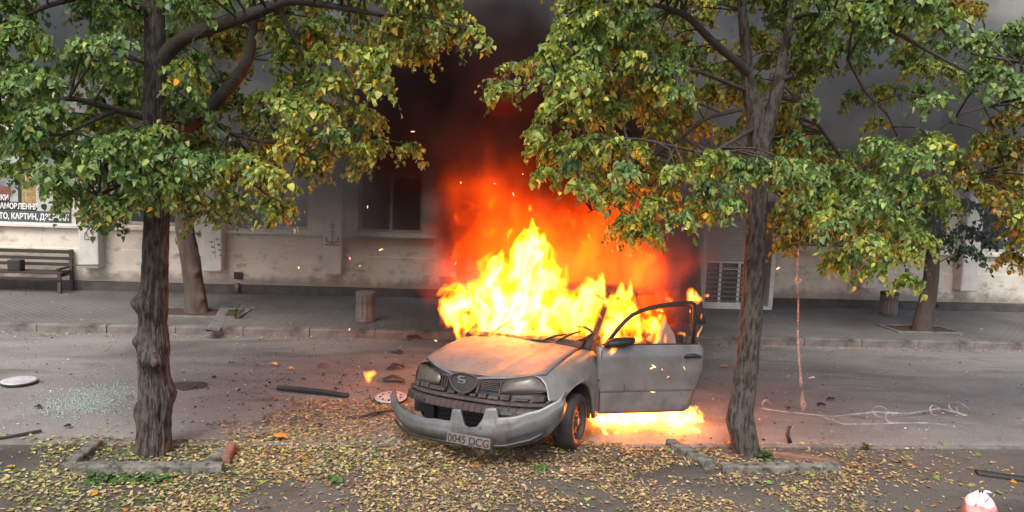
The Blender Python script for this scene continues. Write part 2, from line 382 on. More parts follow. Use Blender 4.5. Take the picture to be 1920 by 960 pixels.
for i, (c, wd) in enumerate(BAYS):
    window(c, wd, Z0, Z1, 9 <= i <= 10); window(c, wd, 4.1, 5.9); window(c, wd, 7.0, 8.6)
# ventilation opening and small pipe stub low on the wall
p = at(447, 517, WY-.05)
v = MB().box(-.08, .08, -.03, 0, -.07, .07).out('vent_frame', BARS); v.location = (p[0], WY-.037, p[2])
for k in range(4): MB().box(-.07, .07, -.045, -.031, -.055+k*.033, -.04+k*.033).out('louver', BLACK, v)
L(v, 'small square black vent low in the wall right of the pavement tree', 'vent'); v.name = 'wall_vent'
p = at(446, 540, WY-.05)
L(MB().tube([(p[0], WY-.04, p[2]+.06), (p[0], WY-.1, p[2]+.07), (p[0], WY-.12, p[2]-.05)], .045, 10).out('pipe_stub', BIN, smooth=True), 'short grey pipe stub bent down under the square wall vent', 'pipe')
p = at(1745, 560, WY-.1)
L(MB().tube([(p[0], WY-.07, p[2]+.3), (p[0], WY-.07, p[2]), (p[0]+.03, WY-.09, p[2]-.06), (p[0]+.12, WY-.1, p[2]-.08), (p[0]+.16, WY-.1, p[2]-.16)], [.035, .035, .04, .04, .045], 10).out('drain_pipe', BARS, smooth=True), 'dark drain pipe with a bent foot behind the leaning pavement tree', 'drain pipe')
# painted stencils on the pilasters
STEN = mat('stencil_paint', (.10, .10, .10), (.3, .29, .28), .8, 20)
def stencil(pil_x, yc, label, kind):
    t = MB(); y = 0
    if kind == 'round':
        pts = [(.075*math.cos(a), y, .12+.085*math.sin(a)) for a in np.linspace(0, 2*math.pi, 17)]; t.tube(pts, .011, 4)
        for a in (0.5, 1.57, 2.6): t.tube([(0, y, .10), (.06*math.cos(a), y, .10+.07*math.sin(a))], .009, 4)
        t.tube([(-.02, y, .04), (-.06, y, -.08), (-.02, y, -.16), (.06, y, -.12), (.05, y, -.02)], .014, 4); t.tube([(-.1, y, -.19), (.1, y, -.19)], .012, 4); t.tube([(-.08, y, -.05), (-.09, y, -.17)], .012, 4)
    elif kind == 'leaf':
        for k in range(7):
            sx = (-1)**k; z = .16-.05*k; x = .03+.012*k if sx > 0 else -.03+.008*k
            t.add([(x-.015*sx, y, z), (x+.02*sx, y, z+.035), (x+.065*sx, y, z+.012), (x+.03*sx, y, z-.012)], [(0, 1, 2, 3)])
        t.tube([(0, y, .18), (.02, y, -.18)], .005, 4)
    else:
        t.tube([(0, y, .2), (.0, y, .0), (.0, y, -.16)], .016, 4)
        pts = [(.035*math.cos(a), y, .17+.045*math.sin(a)) for a in np.linspace(0, 2*math.pi, 11)]; t.tube(pts, .01, 4)
        t.tube([(-.12, y, -.04), (-.1, y, -.13), (0, y, -.17), (.1, y, -.13), (.12, y, -.04)], .017, 4); t.tube([(-.14, y, -.2), (.14, y, -.2)], .012, 4); t.tube([(-.06, y, .06), (.06, y, .06)], .01, 4)
    for i, q in enumerate(t.v): t.v[i] = (q[0], q[1]*.15, q[2])
    o = t.out('wall_stencil', STEN); o.location = (pil_x, WY-.314, yc); L(o, label, 'stencil'); return o
stencil(-6.60, at(160, 430, WY-.3)[2], 'dark round emblem stencilled on the pilaster beside the framing banner', 'round')
stencil(-4.33, at(395, 465, WY-.3)[2], 'dark leafy sprig stencilled on the pilaster behind the left pavement tree', 'leaf')
stencil(-2.12, at(623, 440, WY-.3)[2], 'dark anchor-like figure stencilled on the smoke veiled pilaster', 'anchor')
# poster on right pilaster
po = MB().box(-.12, .12, 0, .006, -.3, .3).out('poster', PRINTW); po.location = (8.92, WY-.325, at(1640, 447, WY)[2])
L(po, 'white poster with orange and black figures on the pilaster above the ribbed bin', 'poster')
OR = mat('print_orange', (.7, .22, .04), rough=.6)
MB().add([(-.02, -.004, -.2), (.07, -.004, -.2), (.05, -.004, .22), (.01, -.004, .12)], [(0, 1, 2, 3)]).out('orange_figure', OR, po)
MB().add([(-.09, -.004, -.25), (-.05, -.004, -.25), (-.03, -.004, .1), (-.08, -.004, .05)], [(0, 1, 2, 3)]).out('black_figure', INK, po)
# framing banner, left
pa, pb = at(-160, 415, WY-.03), at(132, 418, WY-.03)
zt = at(60, 318, WY-.03)[2]; zb = pb[2]
bn = empty('shop_banner', (0, WY-.03, 0)); L(bn, 'banner with picture frames and white Ukrainian lettering over the bench', 'banner')
def quad(name, x0, x1, z0, z1, m, y=0, th=.01): return MB().box(x0, x1, y, y+th, z0, z1).out(name, m, bn)
quad('banner_sheet', pa[0], pb[0], zb, zt+.5, mat('print_grey_photo', (.13, .14, .15), (.4, .42, .42), .6, 1.6, lo=.4, hi=.6))
quad('text_strip', pa[0], pb[0]-.004, zb+.004, zb+.2, PRINTD, -.004, .003)
quad('text_strip', pa[0], at(75, 390, WY)[0], zb+.204, zb+.37, mat('print_black_strip', (.02, .022, .024)), -.004, .003)
quad('text_strip', pa[0], at(21, 390, WY)[0], zb+.374, zb+.52, INK, -.004, .003)
GOLD = mat('print_gold', (.42, .29, .1), (.2, .12, .04), .6, 9); REDB = mat('print_redbrown', (.25, .09, .05), (.12, .05, .03), .6, 5)
for (x0, x1, y0, y1, m, d) in ((40, 46, 322, 384, GOLD, 0), (34, 39, 322, 384, INK, .001), (50, 66, 330, 384, GOLD, .0), (68, 128, 334, 396, mat('print_pale', (.5, .52, .52), (.36, .38, .36), .6, 3), 0), (100, 130, 350, 396, mat('print_olive', (.3, .27, .1), (.2, .22, .1), .6, 6), -.002), (0, 20, 350, 368, REDB, 0)):
    a, b = at(x0, y1, WY-.04), at(x1, y0, WY-.04); quad('printed_picture', a[0], b[0], max(a[2], zb+.21), b[2], m, -.003+d*0-.0005*y0/100, .002)
def text(s, size, loc, m, parent, align='RIGHT', rot=(math.pi/2, 0, 0), ext=.002, name='lettering', bold=.0, sx=1):
    c = bpy.data.curves.new(name, 'FONT'); c.body = s; c.size = size; c.extrude = ext; c.align_x = align; c.offset = bold; c.materials.append(m)
    t = bpy.data.objects.new('tmp', c); COL.objects.link(t); dg = bpy.context.evaluated_depsgraph_get()
    me = bpy.data.meshes.new_from_object(t.evaluated_get(dg)); bpy.data.objects.remove(t)
    o = bpy.data.objects.new(name, me); COL.objects.link(o); o.parent = parent; o.location = loc; o.rotation_euler = rot; o.scale = (sx, 1, 1); return o
text('для ФОТО, КАРТИН, ДЗЕРКАЛ', .155, (pb[0]-.02, -.007, zb+.045), PRINTW, bn, bold=.004, sx=.72)
text('під ЗАМОВЛЕННЯ', .15, (at(73, 390, WY)[0], -.007, zb+.235), PRINTW, bn, bold=.004, sx=.7)
text('РАМКИ', .14, (at(19, 390, WY)[0], -.007, zb+.395), PRINTW, bn, bold=.004, sx=.75)
quad('bottom_rail', pa[0], pb[0]+.25, zb-.075, zb-.01, WHITE, -.04, .05)
# shop kiosk with shutter
kx0, kx1 = at(1312, 585, 14.25)[0], at(1449, 585, 14.25)[0]
ks = empty('shop_kiosk', ((kx0+kx1)/2, 14.3, .12)); L(ks, 'white framed shop unit with roller shutter above glazed shelves', 'kiosk'); hw = (kx1-kx0)/2
SHUT = mat('shutter_enamel', (.5, .48, .45), (.4, .38, .35), .55, 3)
t = MB(); t.box(-hw, hw, 0, .54, 0, .06); t.box(-hw, -hw+.05, .0, .54, .062, 2.3); t.box(hw-.09, hw, -.02, .54, .062, 2.3); t.box(-hw+.05, hw-.09, .04, .54, 2.2, 2.3)
t.out('housing', WHITE, ks, bevel=.006)
MB().box(-hw+.052, hw-.092, .45, .53, .062, 2.19).out('back_panel', mat('kiosk_inside', (.035, .033, .035)), ks)
dv = -hw+.76
t = MB()
for x in (-hw+.052, dv-.45+.06, dv, hw-.5): t.box(x, x+.055, .0, .04, .062, .97)
t.box(-hw+.052, hw-.5+.055, -.003, .043, .063, .13); t.box(-hw+.052, hw-.5+.055, -.003, .043, .93, .985); t.box(dv-.39, dv, .0, .035, .80, .84)
t.out('door_frame', WHITE, ks, bevel=.004)
MB().box(-hw+.1, hw-.5, .015, .022, .12, .94).out('pane', mat('kiosk_glass', (.10, .10, .10), (.06, .06, .06), .15, 4), ks)
SH = mat('shelf_goods', (.3, .28, .26), (.1, .08, .08), .6, 14)
for k in range(8):
    z = .15+k*.095; MB().box(-hw+.11, hw-.52, -.001, .013, z, z+.022).out('shelf', SH, ks)
BLUE = mat('blue_goods', (.08, .1, .5), (.25, .25, .6), .4, 30)
for k in range(4): MB().box(hw-.2, hw-.12, .3, .4, .2+k*.2, .34+k*.2).out('blue_pack', BLUE, ks)
t = MB().box(-hw+.052, hw-.42, -.05, .0, 1.0, 1.04)
t.out('shutter_lip', SHUT, ks)
for k in range(21):
    z = 1.045+k*.05; MB().box(-hw+.055, hw-.42, -.045+.006*(k % 2), -.01, z, z+.046).out('slat', SHUT, ks, bevel=.008)
MB().box(-hw-.04, -hw+.05, -.09, -.001, .985, 2.15).out('shutter_guide', WHITE, ks, bevel=.006)
# ------------------------------------------------------------------ bench, bins
bx = gnd(116, 549, .12); bch = empty('park_bench', (bx[0], bx[1]-.1, .12)); L(bch, 'dark brown slatted bench below the framing banner', 'bench')
W2 = 1.9
for k, (y, z, h) in enumerate(((.42, .70, .07), (.40, .58, .06), (.38, .47, .06))): MB().box(-W2, .06, y, y+.03, z, z+h).out('back_slat', BENCH, bch, bevel=.005)
for k in range(4): MB().box(-W2, .06, -.02+k*.095, .06+k*.095, .36, .395).out('seat_slat', BENCH, bch, bevel=.005)
MB().box(-W2, .06, -.035, -.021, .25, .30).out('front_rail', BENCH, bch, bevel=.004)
for x in (-W2+.05, -.0):
    MB().box(x-.03, x+.03, .0, .05, 0, .358).out('leg', BARS, bch, bevel=.004); MB().box(x-.03, x+.03, .45, .5, 0, .78).out('leg', BARS, bch, bevel=.004)
    MB().box(x-.028, x+.028, .052, .448, .30, .34).out('brace', BARS, bch)
    MB().box(x-.035, x+.035, -.03, .449, .44, .47).out('armrest', BENCH, bch, bevel=.004); MB().box(x-.02, x+.02, .0, .04, .396, .438).out('arm_post', BARS, bch)
p = at(24, 500, bch.location.y)
L(MB().box(p[0]-.11, p[0]+.11, bch.location.y+.02, bch.location.y+.2, .518, .72).out('box_on_bench', BLACK, bevel=.01), 'small black box lying on the seat of the dark bench', 'box')
a, b = at(126, 497, WY-.34), at(186, 497, WY-.34)
t = MB().tube([a, b], .012, 6); t.box(a[0]+.05, a[0]+.09, a[1]-.02, a[1]+.02, a[2]-.09, a[2]+.09); L(t.out('metal_rod', BARS), 'thin black rod with a cross piece running from bench to pilaster', 'rod')
def bin_(px, py, r, h, label, n, lid=True, tilt=0):
    g = gnd(px, py, .12); o = empty('litter_bin', (g[0], g[1]+r, .12)); L(o, label, 'litter bin', 'bins on the pavement')
    MB().lathe([(r*.86, 0), (r*.86, h*.98)], 24).out('liner', BIN, o, True)
    m = None
    for k in range(n):
        a = 2*math.pi*k/n
        if m is None:
            wv = r*2*math.pi/n*.42; m = MB().box(r*.86, r*1.0, -wv, wv, .0, h*.93).out('slat', BIN, o, bevel=.006)
        else:
            q = m.copy(); COL.objects.link(q); q.parent = o; q.rotation_euler = (0, 0, a)
    if lid: MB().lathe([(r*1.02, h*.93), (r*1.06, h*.95), (r*1.04, h*1.02), (r*.9, h*1.05), (r*.55, h*1.05), (r*.5, h*.98)], 24).out('lid', BINTOP, o, True)
    else:
        for z in (.02, h*.9): MB().lathe([(r*.87, z), (r*1.05, z), (r*1.05, z+.05), (r*.87, z+.05)], 24).out('ring', BIN, o)
    return o
bin_(683, 606, .155, .49, 'smoky grey bin with plain rim on the pavement left of the burning car', 12, False)
bin_(1674, 594, .17, .46, 'ribbed concrete bin with a black rim on the right pavement', 18)
# ------------------------------------------------------------------ trees
BARK = mat('lime_bark', (.10, .084, .07), (.03, .025, .021), .95, 30, bump=1., bscale=60, lo=.44, hi=.58, c3=(.125, .108, .092), s3=16, lo3=.54, hi3=.7, stretch=(1, 1, .3))
BARK2 = mat('dark_branch_bark', (.035, .029, .026), (.06, .05, .044), .95, 9, bump=.6, bscale=40)
BARK3 = mat('brown_bark', (.11, .085, .07), (.06, .045, .038), .95, 6, bump=.7, bscale=30, stretch=(1, 1, .35))
LEAFM = tint_mat('leaf_tissue', .42, .5, .5)
def trunk(pts, rad, parent, name, m, seg=44, ridge=.1, burls=(), res=.02, fork=False, seed=0):
    pts = np.array(pts, float); d = np.r_[0, np.cumsum(np.linalg.norm(np.diff(pts, axis=0), axis=1))]
    n = max(4, int(d[-1]/res)); s = np.linspace(0, d[-1], n)
    # smooth interpolation
    P = np.stack([np.interp(s, d, pts[:, k]) for k in range(3)], 1); R = np.interp(s, d, rad)
    kk = max(1, int(.12/res)); ker = np.hanning(2*kk+3)[1:-1]; ker /= ker.sum()
    pad = np.pad(P, ((kk, kk), (0, 0)), 'edge'); P2 = np.stack([np.convolve(pad[:, k], ker, 'valid') for k in range(3)], 1); P2[0] = P[0]; P2[-1] = P[-1]; P = P2
    T = np.gradient(P, axis=0); T /= np.linalg.norm(T, axis=1)[:, None]
    A = np.cross(T, [0, 1, .02]); A /= np.linalg.norm(A, axis=1)[:, None]; B = np.cross(T, A)
    th = np.linspace(0, 2*math.pi, seg, endpoint=False)
    c, sn = np.cos(th), np.sin(th)
    dirs = A[:, None]*c[None, :, None]+B[:, None]*sn[None, :, None]
    q = np.stack([np.broadcast_to(c[None]*2.6, (n, seg)), np.broadcast_to(sn[None]*2.6, (n, seg)), np.broadcast_to(s[:, None]*1.1, (n, seg))], -1)+seed*3.1
    lump = fbm(q, 3)-.5
    qr = q*np.array([3.6, 3.6, 3.4]); rg = 1-2*np.abs(fbm(qr+fbm(q*2, 2)[..., None]*.8, 3)-.5)
    r = R[:, None]*(1+.24*lump+ridge*(rg-.75)*2.6)
    V = P[:, None]+dirs*r[..., None]
    for (bp, br, bh) in burls:
        dd = np.linalg.norm(V-np.array(bp), axis=2); V += dirs*(np.exp(-(dd/br)**2)*bh*(.8+.6*fbm(q*5, 2)))[..., None]
    V = V.reshape(-1, 3)
    i = np.arange(n-1)[:, None]*seg; j = np.arange(seg)[None]
    F = np.stack([i+j, i+(j+1) % seg, i+seg+(j+1) % seg, i+seg+j], -1).reshape(-1, 4)
    return raw(name, V, F, m, parent, True)
def leaf_mesh(sz, kind, r):
    if kind == 'bract':
        V = np.array([(0, 0, 0), (.12, .25, .02), (.1, .75, .0), (0, 1, -.05), (-.12, .7, .0), (-.1, .25, .03)])*sz; V[:, 2] += -.35*V[:, 1]**2/sz
        F = [(0, 1, 5), (1, 2, 4), (1, 4, 5), (2, 3, 4)]
    else:
        V = np.array([(0, 0, 0), (.30, -.04, .05), (.5, .28, .09), (.36, .68, .04), (0, 1.06, -.1), (-.36, .68, .04), (-.5, .28, .09), (-.30, -.04, .05), (0, .5, -.02)])*sz
        V[:, 2] -= .25*V[:, 1]**2/sz
        F = [(0, 1, 8), (1, 2, 8), (2, 3, 8), (3, 4, 8), (4, 5, 8), (5, 6, 8), (6, 7, 8), (7, 0, 8)]
    return V, np.array(F)
LF, BF = leaf_mesh(1, 'leaf', 0), leaf_mesh(1, 'bract', 0)
def curled(base, cx, tw):
    V, F = base; V = V.copy(); x, y = V[:, 0].copy(), V[:, 1].copy(); V[:, 2] += cx*x*x*2-tw*x*y; V[:, 0] *= 1-.25*abs(cx); return V, F
def rot_from(y, n):
    y = y/np.linalg.norm(y, axis=1)[:, None]; x = np.cross(y, n); x /= (np.linalg.norm(x, axis=1)[:, None]+1e-9); z = np.cross(x, y)
    return np.stack([x, y, z], 2)
def place(base, pos, R, sz, col):
    V, F = base; n = len(pos); k = len(V)
    VV = np.einsum('nij,kj->nki', R, V)*sz[:, None, None]+pos[:, None]
    FF = (F[None]+(np.arange(n)*k)[:, None, None]).reshape(-1, 3)
    CC = np.repeat(col, k, 0)
    return VV.reshape(-1, 3), FF, CC
PAL = {'green': ([(.07, .13, .04), (.10, .175, .05), (.145, .225, .06), (.12, .19, .08), (.20, .275, .07), (.27, .31, .07), (.45, .36, .05)], [.12, .25, .27, .15, .15, .055, .005]),
       'mixed': ([(.08, .135, .03), (.13, .19, .04), (.19, .25, .05), (.25, .295, .055), (.33, .33, .05), (.5, .38, .04), (.46, .24, .03)], [.11, .25, .29, .22, .10, .022, .008]),
       'autumn': ([(.08, .11, .02), (.14, .15, .025), (.22, .2, .03), (.3, .2, .03), (.3, .11, .03), (.12, .12, .03)], [.2, .25, .22, .15, .1, .08]),
       'dark': ([(.022, .045, .03), (.035, .06, .04), (.05, .075, .05)], [.4, .4, .2])}
def crown(parent, clumps, seed, leaf=.048, twigs=13, per=13, n_parts=300, bract=.12, anchors=None, twm=None):
    """clumps: (world centre, radius, palette). twigs arch out of each clump's heart, leaves hang from them."""
    r = np.random.RandomState(seed); pos, ydir, nrm, siz, col, isb = [], [], [], [], [], []
    tw = MB()
    anchors = np.array(anchors) if anchors is not None else None
    for (c, R, pal) in clumps:
        c = np.array(c); P, Wt = PAL[pal]; P = np.array(P)
        if anchors is not None:
            d = np.linalg.norm(anchors-c, axis=1)+np.maximum(0, anchors[:, 2]-c[2])*.3; a = anchors[d.argmin()]
            if .12 < np.linalg.norm(a-c) < .85:
                mid = (a+c)/2+np.array([r.uniform(-.06, .06), r.uniform(-.06, .06), .10*np.linalg.norm(a-c)])
                tw.tube([a, mid, c], [.011, .007, .004], 4, False)
        for k in range(twigs):
            az = r.uniform(0, 2*math.pi); el = r.uniform(-.5, .75); ln = R*r.uniform(.7, 1.35)
            d0 = np.array([math.cos(az)*math.cos(el), math.sin(az)*math.cos(el), math.sin(el)])
            ts = np.linspace(.12, 1, per)+r.uniform(-.04, .04, per)
            pp = c+d0*ts[:, None]*ln+np.array([0, 0, -1.])*(ts**2*ln*.75)[:, None]
            if k % 2 == 0: tw.tube([c, pp[per//2], pp[-1]], [.004, .003, .0015], 3, False)
            tan = np.gradient(pp, axis=0)
            side = np.cross(tan, [0, 0, 1.]); side /= np.linalg.norm(side, axis=1)[:, None]+1e-9
            sg = np.where(np.arange(per) % 2 == 0, 1, -1)[:, None]
            pos.append(pp+r.normal(0, .012, (per, 3)))
            y = side*sg*.9+tan/(np.linalg.norm(tan, axis=1)[:, None]+1e-9)*.6+np.array([0, 0, -.5])+r.normal(0, .4, (per, 3))
            ydir.append(y); nrm.append(np.array([0, 0, 1.])+r.normal(0, .55, (per, 3)))
            siz.append(leaf*r.uniform(.5, 1.25, per)); b = r.rand(per) < bract; isb.append(b)
            ci = r.choice(len(P), per, p=Wt) if r.rand() > .25 else np.full(per, r.choice(len(P), p=Wt))
            cc = P[ci]*r.uniform(.85, 2.1, (per, 1))*np.array([1.0, 1.0, 1.0]); cc[b] = np.array([.33, .33, .15])*r.uniform(.7, 1.3, (b.sum(), 1)); col.append(cc)
    pos, ydir, nrm, col = (np.concatenate(q) for q in (pos, ydir, nrm, col)); siz = np.concatenate(siz); isb = np.concatenate(isb)
    R3 = rot_from(ydir, nrm)
    # the leaves that show largest: nearest ones inside the frame
    near = np.full(len(pos), 1e9); d = pos-np.array([0, 0, CAM_H]); z = d@CF
    ux, uy = 960+FPX*(d@CR)/z, 480-FPX*(d@CU)/z
    ok = (ux > 0) & (ux < 1920) & (uy > 0) & (uy < 960) & ~isb; near[ok] = (z/siz)[ok]
    top = np.argsort(near)[:n_parts]; top = top[near[top] < 1e8]
    rest = np.ones(len(pos), bool); rest[top] = False
    kind = r.randint(0, 4, len(pos)); parts = []
    for kk, (cx, tw_) in enumerate(((.0, .0), (.55, .3), (-.5, -.35), (.9, -.2))):
        mk = rest & ~isb & (kind == kk); parts.append(place(curled(LF, cx, tw_), pos[mk], R3[mk], siz[mk], col[mk]))
    sb = rest & isb
    if sb.any(): parts.append(place(BF, pos[sb], R3[sb], siz[sb]*1.15, col[sb]))
    V, F, C, off = [], [], [], 0
    for a in parts: V.append(a[0]); F.append(a[1]+off); C.append(a[2]); off += len(a[0])
    o = raw('crown', np.concatenate(V), np.concatenate(F), LEAFM, parent, True, np.concatenate(C)); o['kind'] = 'stuff'
    # shared meshes for the separate leaves
    if len(top):
        meshes = []
        for k in range(24):
            i = top[r.randint(len(top))]; meshes.append(raw('leaf', LF[0], LF[1], LEAFM, None, True, np.repeat(col[i][None], len(LF[0]), 0), 'mesh'))
        mc = np.array([np.array(m.color_attributes['tint'].data[0].color[:3]) for m in meshes])
        for i in top:
            k = np.abs(mc-col[i]).sum(1).argmin()
            q = bpy.data.objects.new('leaf', meshes[k]); COL.objects.link(q); q.parent = parent
            mm = Matrix([list(R3[i][a]*siz[i])+[pos[i][a]] for a in range(3)]+[[0, 0, 0, 1]]); q.matrix_local = mm
    if tw.v: tw.out('twigs', BARK2, parent, True)['kind'] = 'stuff'
    return len(pos)
def inside(x, y, poly):
    c = False; j = len(poly)-1
    for i in range(len(poly)):
        if (poly[i][1] > y) != (poly[j][1] > y) and x < (poly[j][0]-poly[i][0])*(y-poly[i][1])/(poly[j][1]-poly[i][1])+poly[i][0]: c = not c
        j = i
    return c
def near_line(px, py, lines, dist):
    for ln in lines:
        for (x0, y0), (x1, y1) in zip(ln[:-1], ln[1:]):
            dx, dy = x1-x0, y1-y0; t = max(0, min(1, ((px-x0)*dx+(py-y0)*dy)/(dx*dx+dy*dy+1e-6)))
            if math.hypot(px-x0-t*dx, py-y0-t*dy) < dist: return True
    return False
def fill(poly, holes, step, Ylo, Yhi, seed, pal, R=.2, keep=1., wood=(), Yback=(7.2, 8.2)):
    r = random.Random(seed); out = []
    xs = [p[0] for p in poly]; ys = [p[1] for p in poly]; y = min(ys)
    while y < max(ys):
        x = min(xs)+r.uniform(0, step)
        while x < max(xs):
            px, py = x+r.uniform(-.5, .5)*step, y+r.uniform(-.5, .5)*step
            if inside(px, py, poly) and not any(((px-a)/c)**2+((py-b)/d)**2 < 1 for a, b, c, d in holes) and r.random() < keep:
                back = near_line(px, py-10, wood, 46)
                if back and r.random() < .2: x += step; continue
                out.append((at(px, py-20, r.uniform(*Yback) if back else r.uniform(Ylo, Yhi)), R*r.uniform(.75, 1.2), pal(px, py) if callable(pal) else pal))
            x += step
        y += step
    return out
# --- left lime tree
g = gnd(288, 860)
TL = empty('lime_tree', (0, 0, 0)); L(TL, 'lime tree with knotted trunk in the concrete frame left of the car', 'tree', 'lime trees along the footpath')
Y1 = g[1]+.16
tl = [at(x, y, Y1) for x, y in ((288, 872), (288, 850), (290, 760), (286, 640), (290, 520), (294, 420), (296, 300), (290, 215), (292, 120), (290, 40), (285, -90), (283, -260), (285, -420))]
bur = [(at(262, 570, Y1-.1), .075, .085), (at(276, 672, Y1-.16), .08, .10), (at(296, 685, Y1-.16), .07, .08), (at(322, 650, Y1-.05), .1, .035), (at(255, 770, Y1), .1, .04), (at(326, 740, Y1), .12, .05), (at(283, 600, Y1-.16), .05, .03), (at(262, 640, Y1-.05), .06, .04)]
trunk(tl, [.19, .142, .124, .115, .103, .094, .085, .086, .078, .072, .068, .05, .04], TL, 'trunk', BARK, burls=bur, ridge=.13, seed=1, res=.018, seg=150)
anc = list(tl[6:])
def limb(P, pts, rad, anc, seed, m=BARK2, seg=12, res=.03):
    W = [at(x, y, Y) for x, y, Y in pts]; trunk(W, rad, P, 'limb', m, seg, .06, res=res, seed=seed)
    for a, b in zip(W[:-1], W[1:]):
        for k in range(4): anc.append(a+(b-a)*k/4)
limb(TL, [(290, 125, 6.6), (318, 92, 6.6), (350, 68, 6.5), (430, 42, 6.4), (500, 16, 6.3), (545, 0, 6.3), (640, 14, 6.2), (700, 26, 6.2), (790, 30, 6.2), (880, 55, 6.2)], [.075, .062, .055, .05, .045, .035, .026, .02, .013, .006], anc, 2)
limb(TL, [(296, 235, 6.65), (350, 240, 7.1), (385, 212, 7.3), (440, 152, 7.3), (468, 110, 7.3), (476, 40, 7.3), (470, -60, 7.2)], [.05, .05, .055, .06, .05, .035, .02], anc, 3)
limb(TL, [(385, 215, 7.3), (430, 250, 7.2), (500, 268, 7.0), (600, 262, 6.8), (690, 275, 6.8)], [.025, .018, .014, .01, .005], anc, 4)
limb(TL, [(285, 225, 6.65), (215, 205, 6.4), (130, 182, 6.1), (40, 205, 5.9), (-40, 200, 5.8)], [.03, .026, .02, .014, .008], anc, 5)
limb(TL, [(215, 207, 6.4), (170, 228, 6.2), (110, 260, 6.0)], [.022, .016, .008], anc, 6)
limb(TL, [(290, 320, 6.6), (230, 345, 6.2), (170, 375, 6.0)], [.03, .016, .008], anc, 7)
limb(TL, [(290, 330, 6.6), (380, 330, 6.3), (470, 340, 6.1), (540, 400, 6.0)], [.035, .02, .012, .006], anc, 8)
limb(TL, [(288, 30, 6.6), (200, -20, 6.3), (90, 10, 6.0), (-20, 60, 5.9)], [.045, .03, .018, .008], anc, 9)
limb(TL, [(520, 8, 6.3), (560, 90, 6.4), (600, 160, 6.5), (680, 200, 6.6)], [.02, .013, .01, .005], anc, 10)
MASK_L = [(-170, -200), (780, -200), (835, 15), (895, 48), (945, 75), (935, 92), (870, 92), (815, 128), (765, 150), (735, 120), (690, 118), (712, 170), (690, 180), (640, 150), (615, 190), (660, 215), (720, 245), (775, 290), (770, 302), (715, 300), (695, 325), (640, 300), (600, 315), (605, 350), (560, 345), (548, 385), (545, 440), (520, 450), (515, 400), (470, 385), (420, 400), (380, 420), (330, 400), (300, 405), (250, 415), (200, 438), (160, 425), (160, 385), (105, 372), (60, 345), (0, 322), (-170, 330)]
HOL_L = [(112, 68, 62, 46), (30, 110, 40, 18), (500, 145, 38, 40), (430, 245, 34, 24), (640, 230, 20, 18), (395, 140, 26, 20), (290, 60, 26, 60), (205, 130, 18, 16)]
palL = lambda x, y: 'mixed' if x > 420 and rnd.random() < .55 else ('green' if rnd.random() < .88 else 'mixed')
WOOD_L = [[(290, 400), (290, 215), (290, 40), (288, -60)], [(290, 125), (350, 68), (430, 42), (560, 0), (700, 26)], [(385, 212), (440, 152), (468, 110)], [(285, 225), (215, 205), (130, 182)], [(385, 215), (430, 250), (500, 268)]]
cl = fill(MASK_L, HOL_L, 35, 5.5, 7.4, 3, palL, .155, .92, WOOD_L)+fill([(p[0], min(p[1], 380)) for p in MASK_L], HOL_L, 66, 6.9, 8.4, 4, palL, .2, .85)
cl += [(at(x, y-10, 6.0), .15, 'green') for x, y in ((180, 270), (225, 285), (265, 265), (300, 250), (330, 290), (370, 300), (290, 300), (250, 315), (410, 320), (340, 330), (300, 340), (200, 300), (310, 365), (270, 370), (350, 360))]
nL = crown(TL, cl, 21, anchors=anc)
# --- right lime tree
g = gnd(1400, 858); Y2 = g[1]+.14
TR = empty('lime_tree', (0, 0, 0)); L(TR, 'forked lime tree in the broken concrete frame right of the burning car', 'tree', 'lime trees along the footpath')
tr = [at(x, y, Y2) for x, y in ((1400, 868), (1398, 850), (1388, 775), (1400, 690), (1408, 600), (1415, 480), (1420, 370), (1422, 290), (1415, 210), (1405, 170), (1400, 110), (1392, 20), (1380, -100), (1370, -260), (1370, -400))]
trunk(tr, [.175, .128, .105, .10, .097, .09, .086, .086, .072, .062, .045, .04, .035, .03, .02], TR, 'trunk', BARK, burls=[(at(1370, 790, Y2), .12, .03), (at(1440, 200, Y2), .1, .02)], ridge=.11, seed=5, res=.018, seg=150)
anc2 = list(tr[7:])
limb(TR, [(1422, 320, Y2), (1440, 240, Y2-.02), (1462, 150, Y2-.05), (1468, 100, Y2), (1482, 40, Y2), (1495, -40, Y2), (1500, -180, Y2)], [.07, .065, .055, .042, .036, .03, .02], anc2, 12, BARK, 32, .02)
limb(TR, [(1462, 150, Y2-.05), (1488, 143, Y2-.15)], [.03, .022], anc2, 13)
limb(TR, [(1405, 140, Y2), (1375, 110, 6.5), (1335, 78, 6.4), (1290, 30, 6.3), (1235, 10, 6.2), (1150, 0, 6.1), (1060, 20, 6.0)], [.045, .04, .036, .03, .02, .012, .007], anc2, 14)
limb(TR, [(1390, 205, Y2), (1320, 222, 6.6), (1282, 256, 6.7), (1220, 300, 6.8), (1140, 380, 6.9), (1100, 400, 6.9)], [.022, .017, .013, .01, .007, .004], anc2, 15)
limb(TR, [(1590, 110, 6.2), (1620, 170, 6.3), (1665, 215, 6.4), (1700, 300, 6.6)], [.014, .013, .009, .004], anc2, 16)
limb(TR, [(1485, 30, Y2), (1560, 30, 6.3), (1660, 50, 6.2), (1740, 95, 6.1), (1850, 155, 6.0)], [.035, .025, .02, .015, .007], anc2, 17)
limb(TR, [(1455, 180, Y2), (1500, 190, 6.8), (1545, 250, 7.0), (1610, 340, 7.1), (1680, 400, 7.2), (1740, 440, 7.3)], [.028, .02, .016, .013, .01, .005], anc2, 18)
limb(TR, [(1415, 300, Y2), (1480, 380, 7.2), (1560, 440, 7.4)], [.02, .012, .005], anc2, 19)
limb(TR, [(1400, 170, Y2), (1300, 130, 6.2), (1180, 130, 6.0), (1060, 140, 5.9), (1000, 165, 5.9), (950, 160, 5.9)], [.022, .016, .012, .009, .006, .003], anc2, 20)
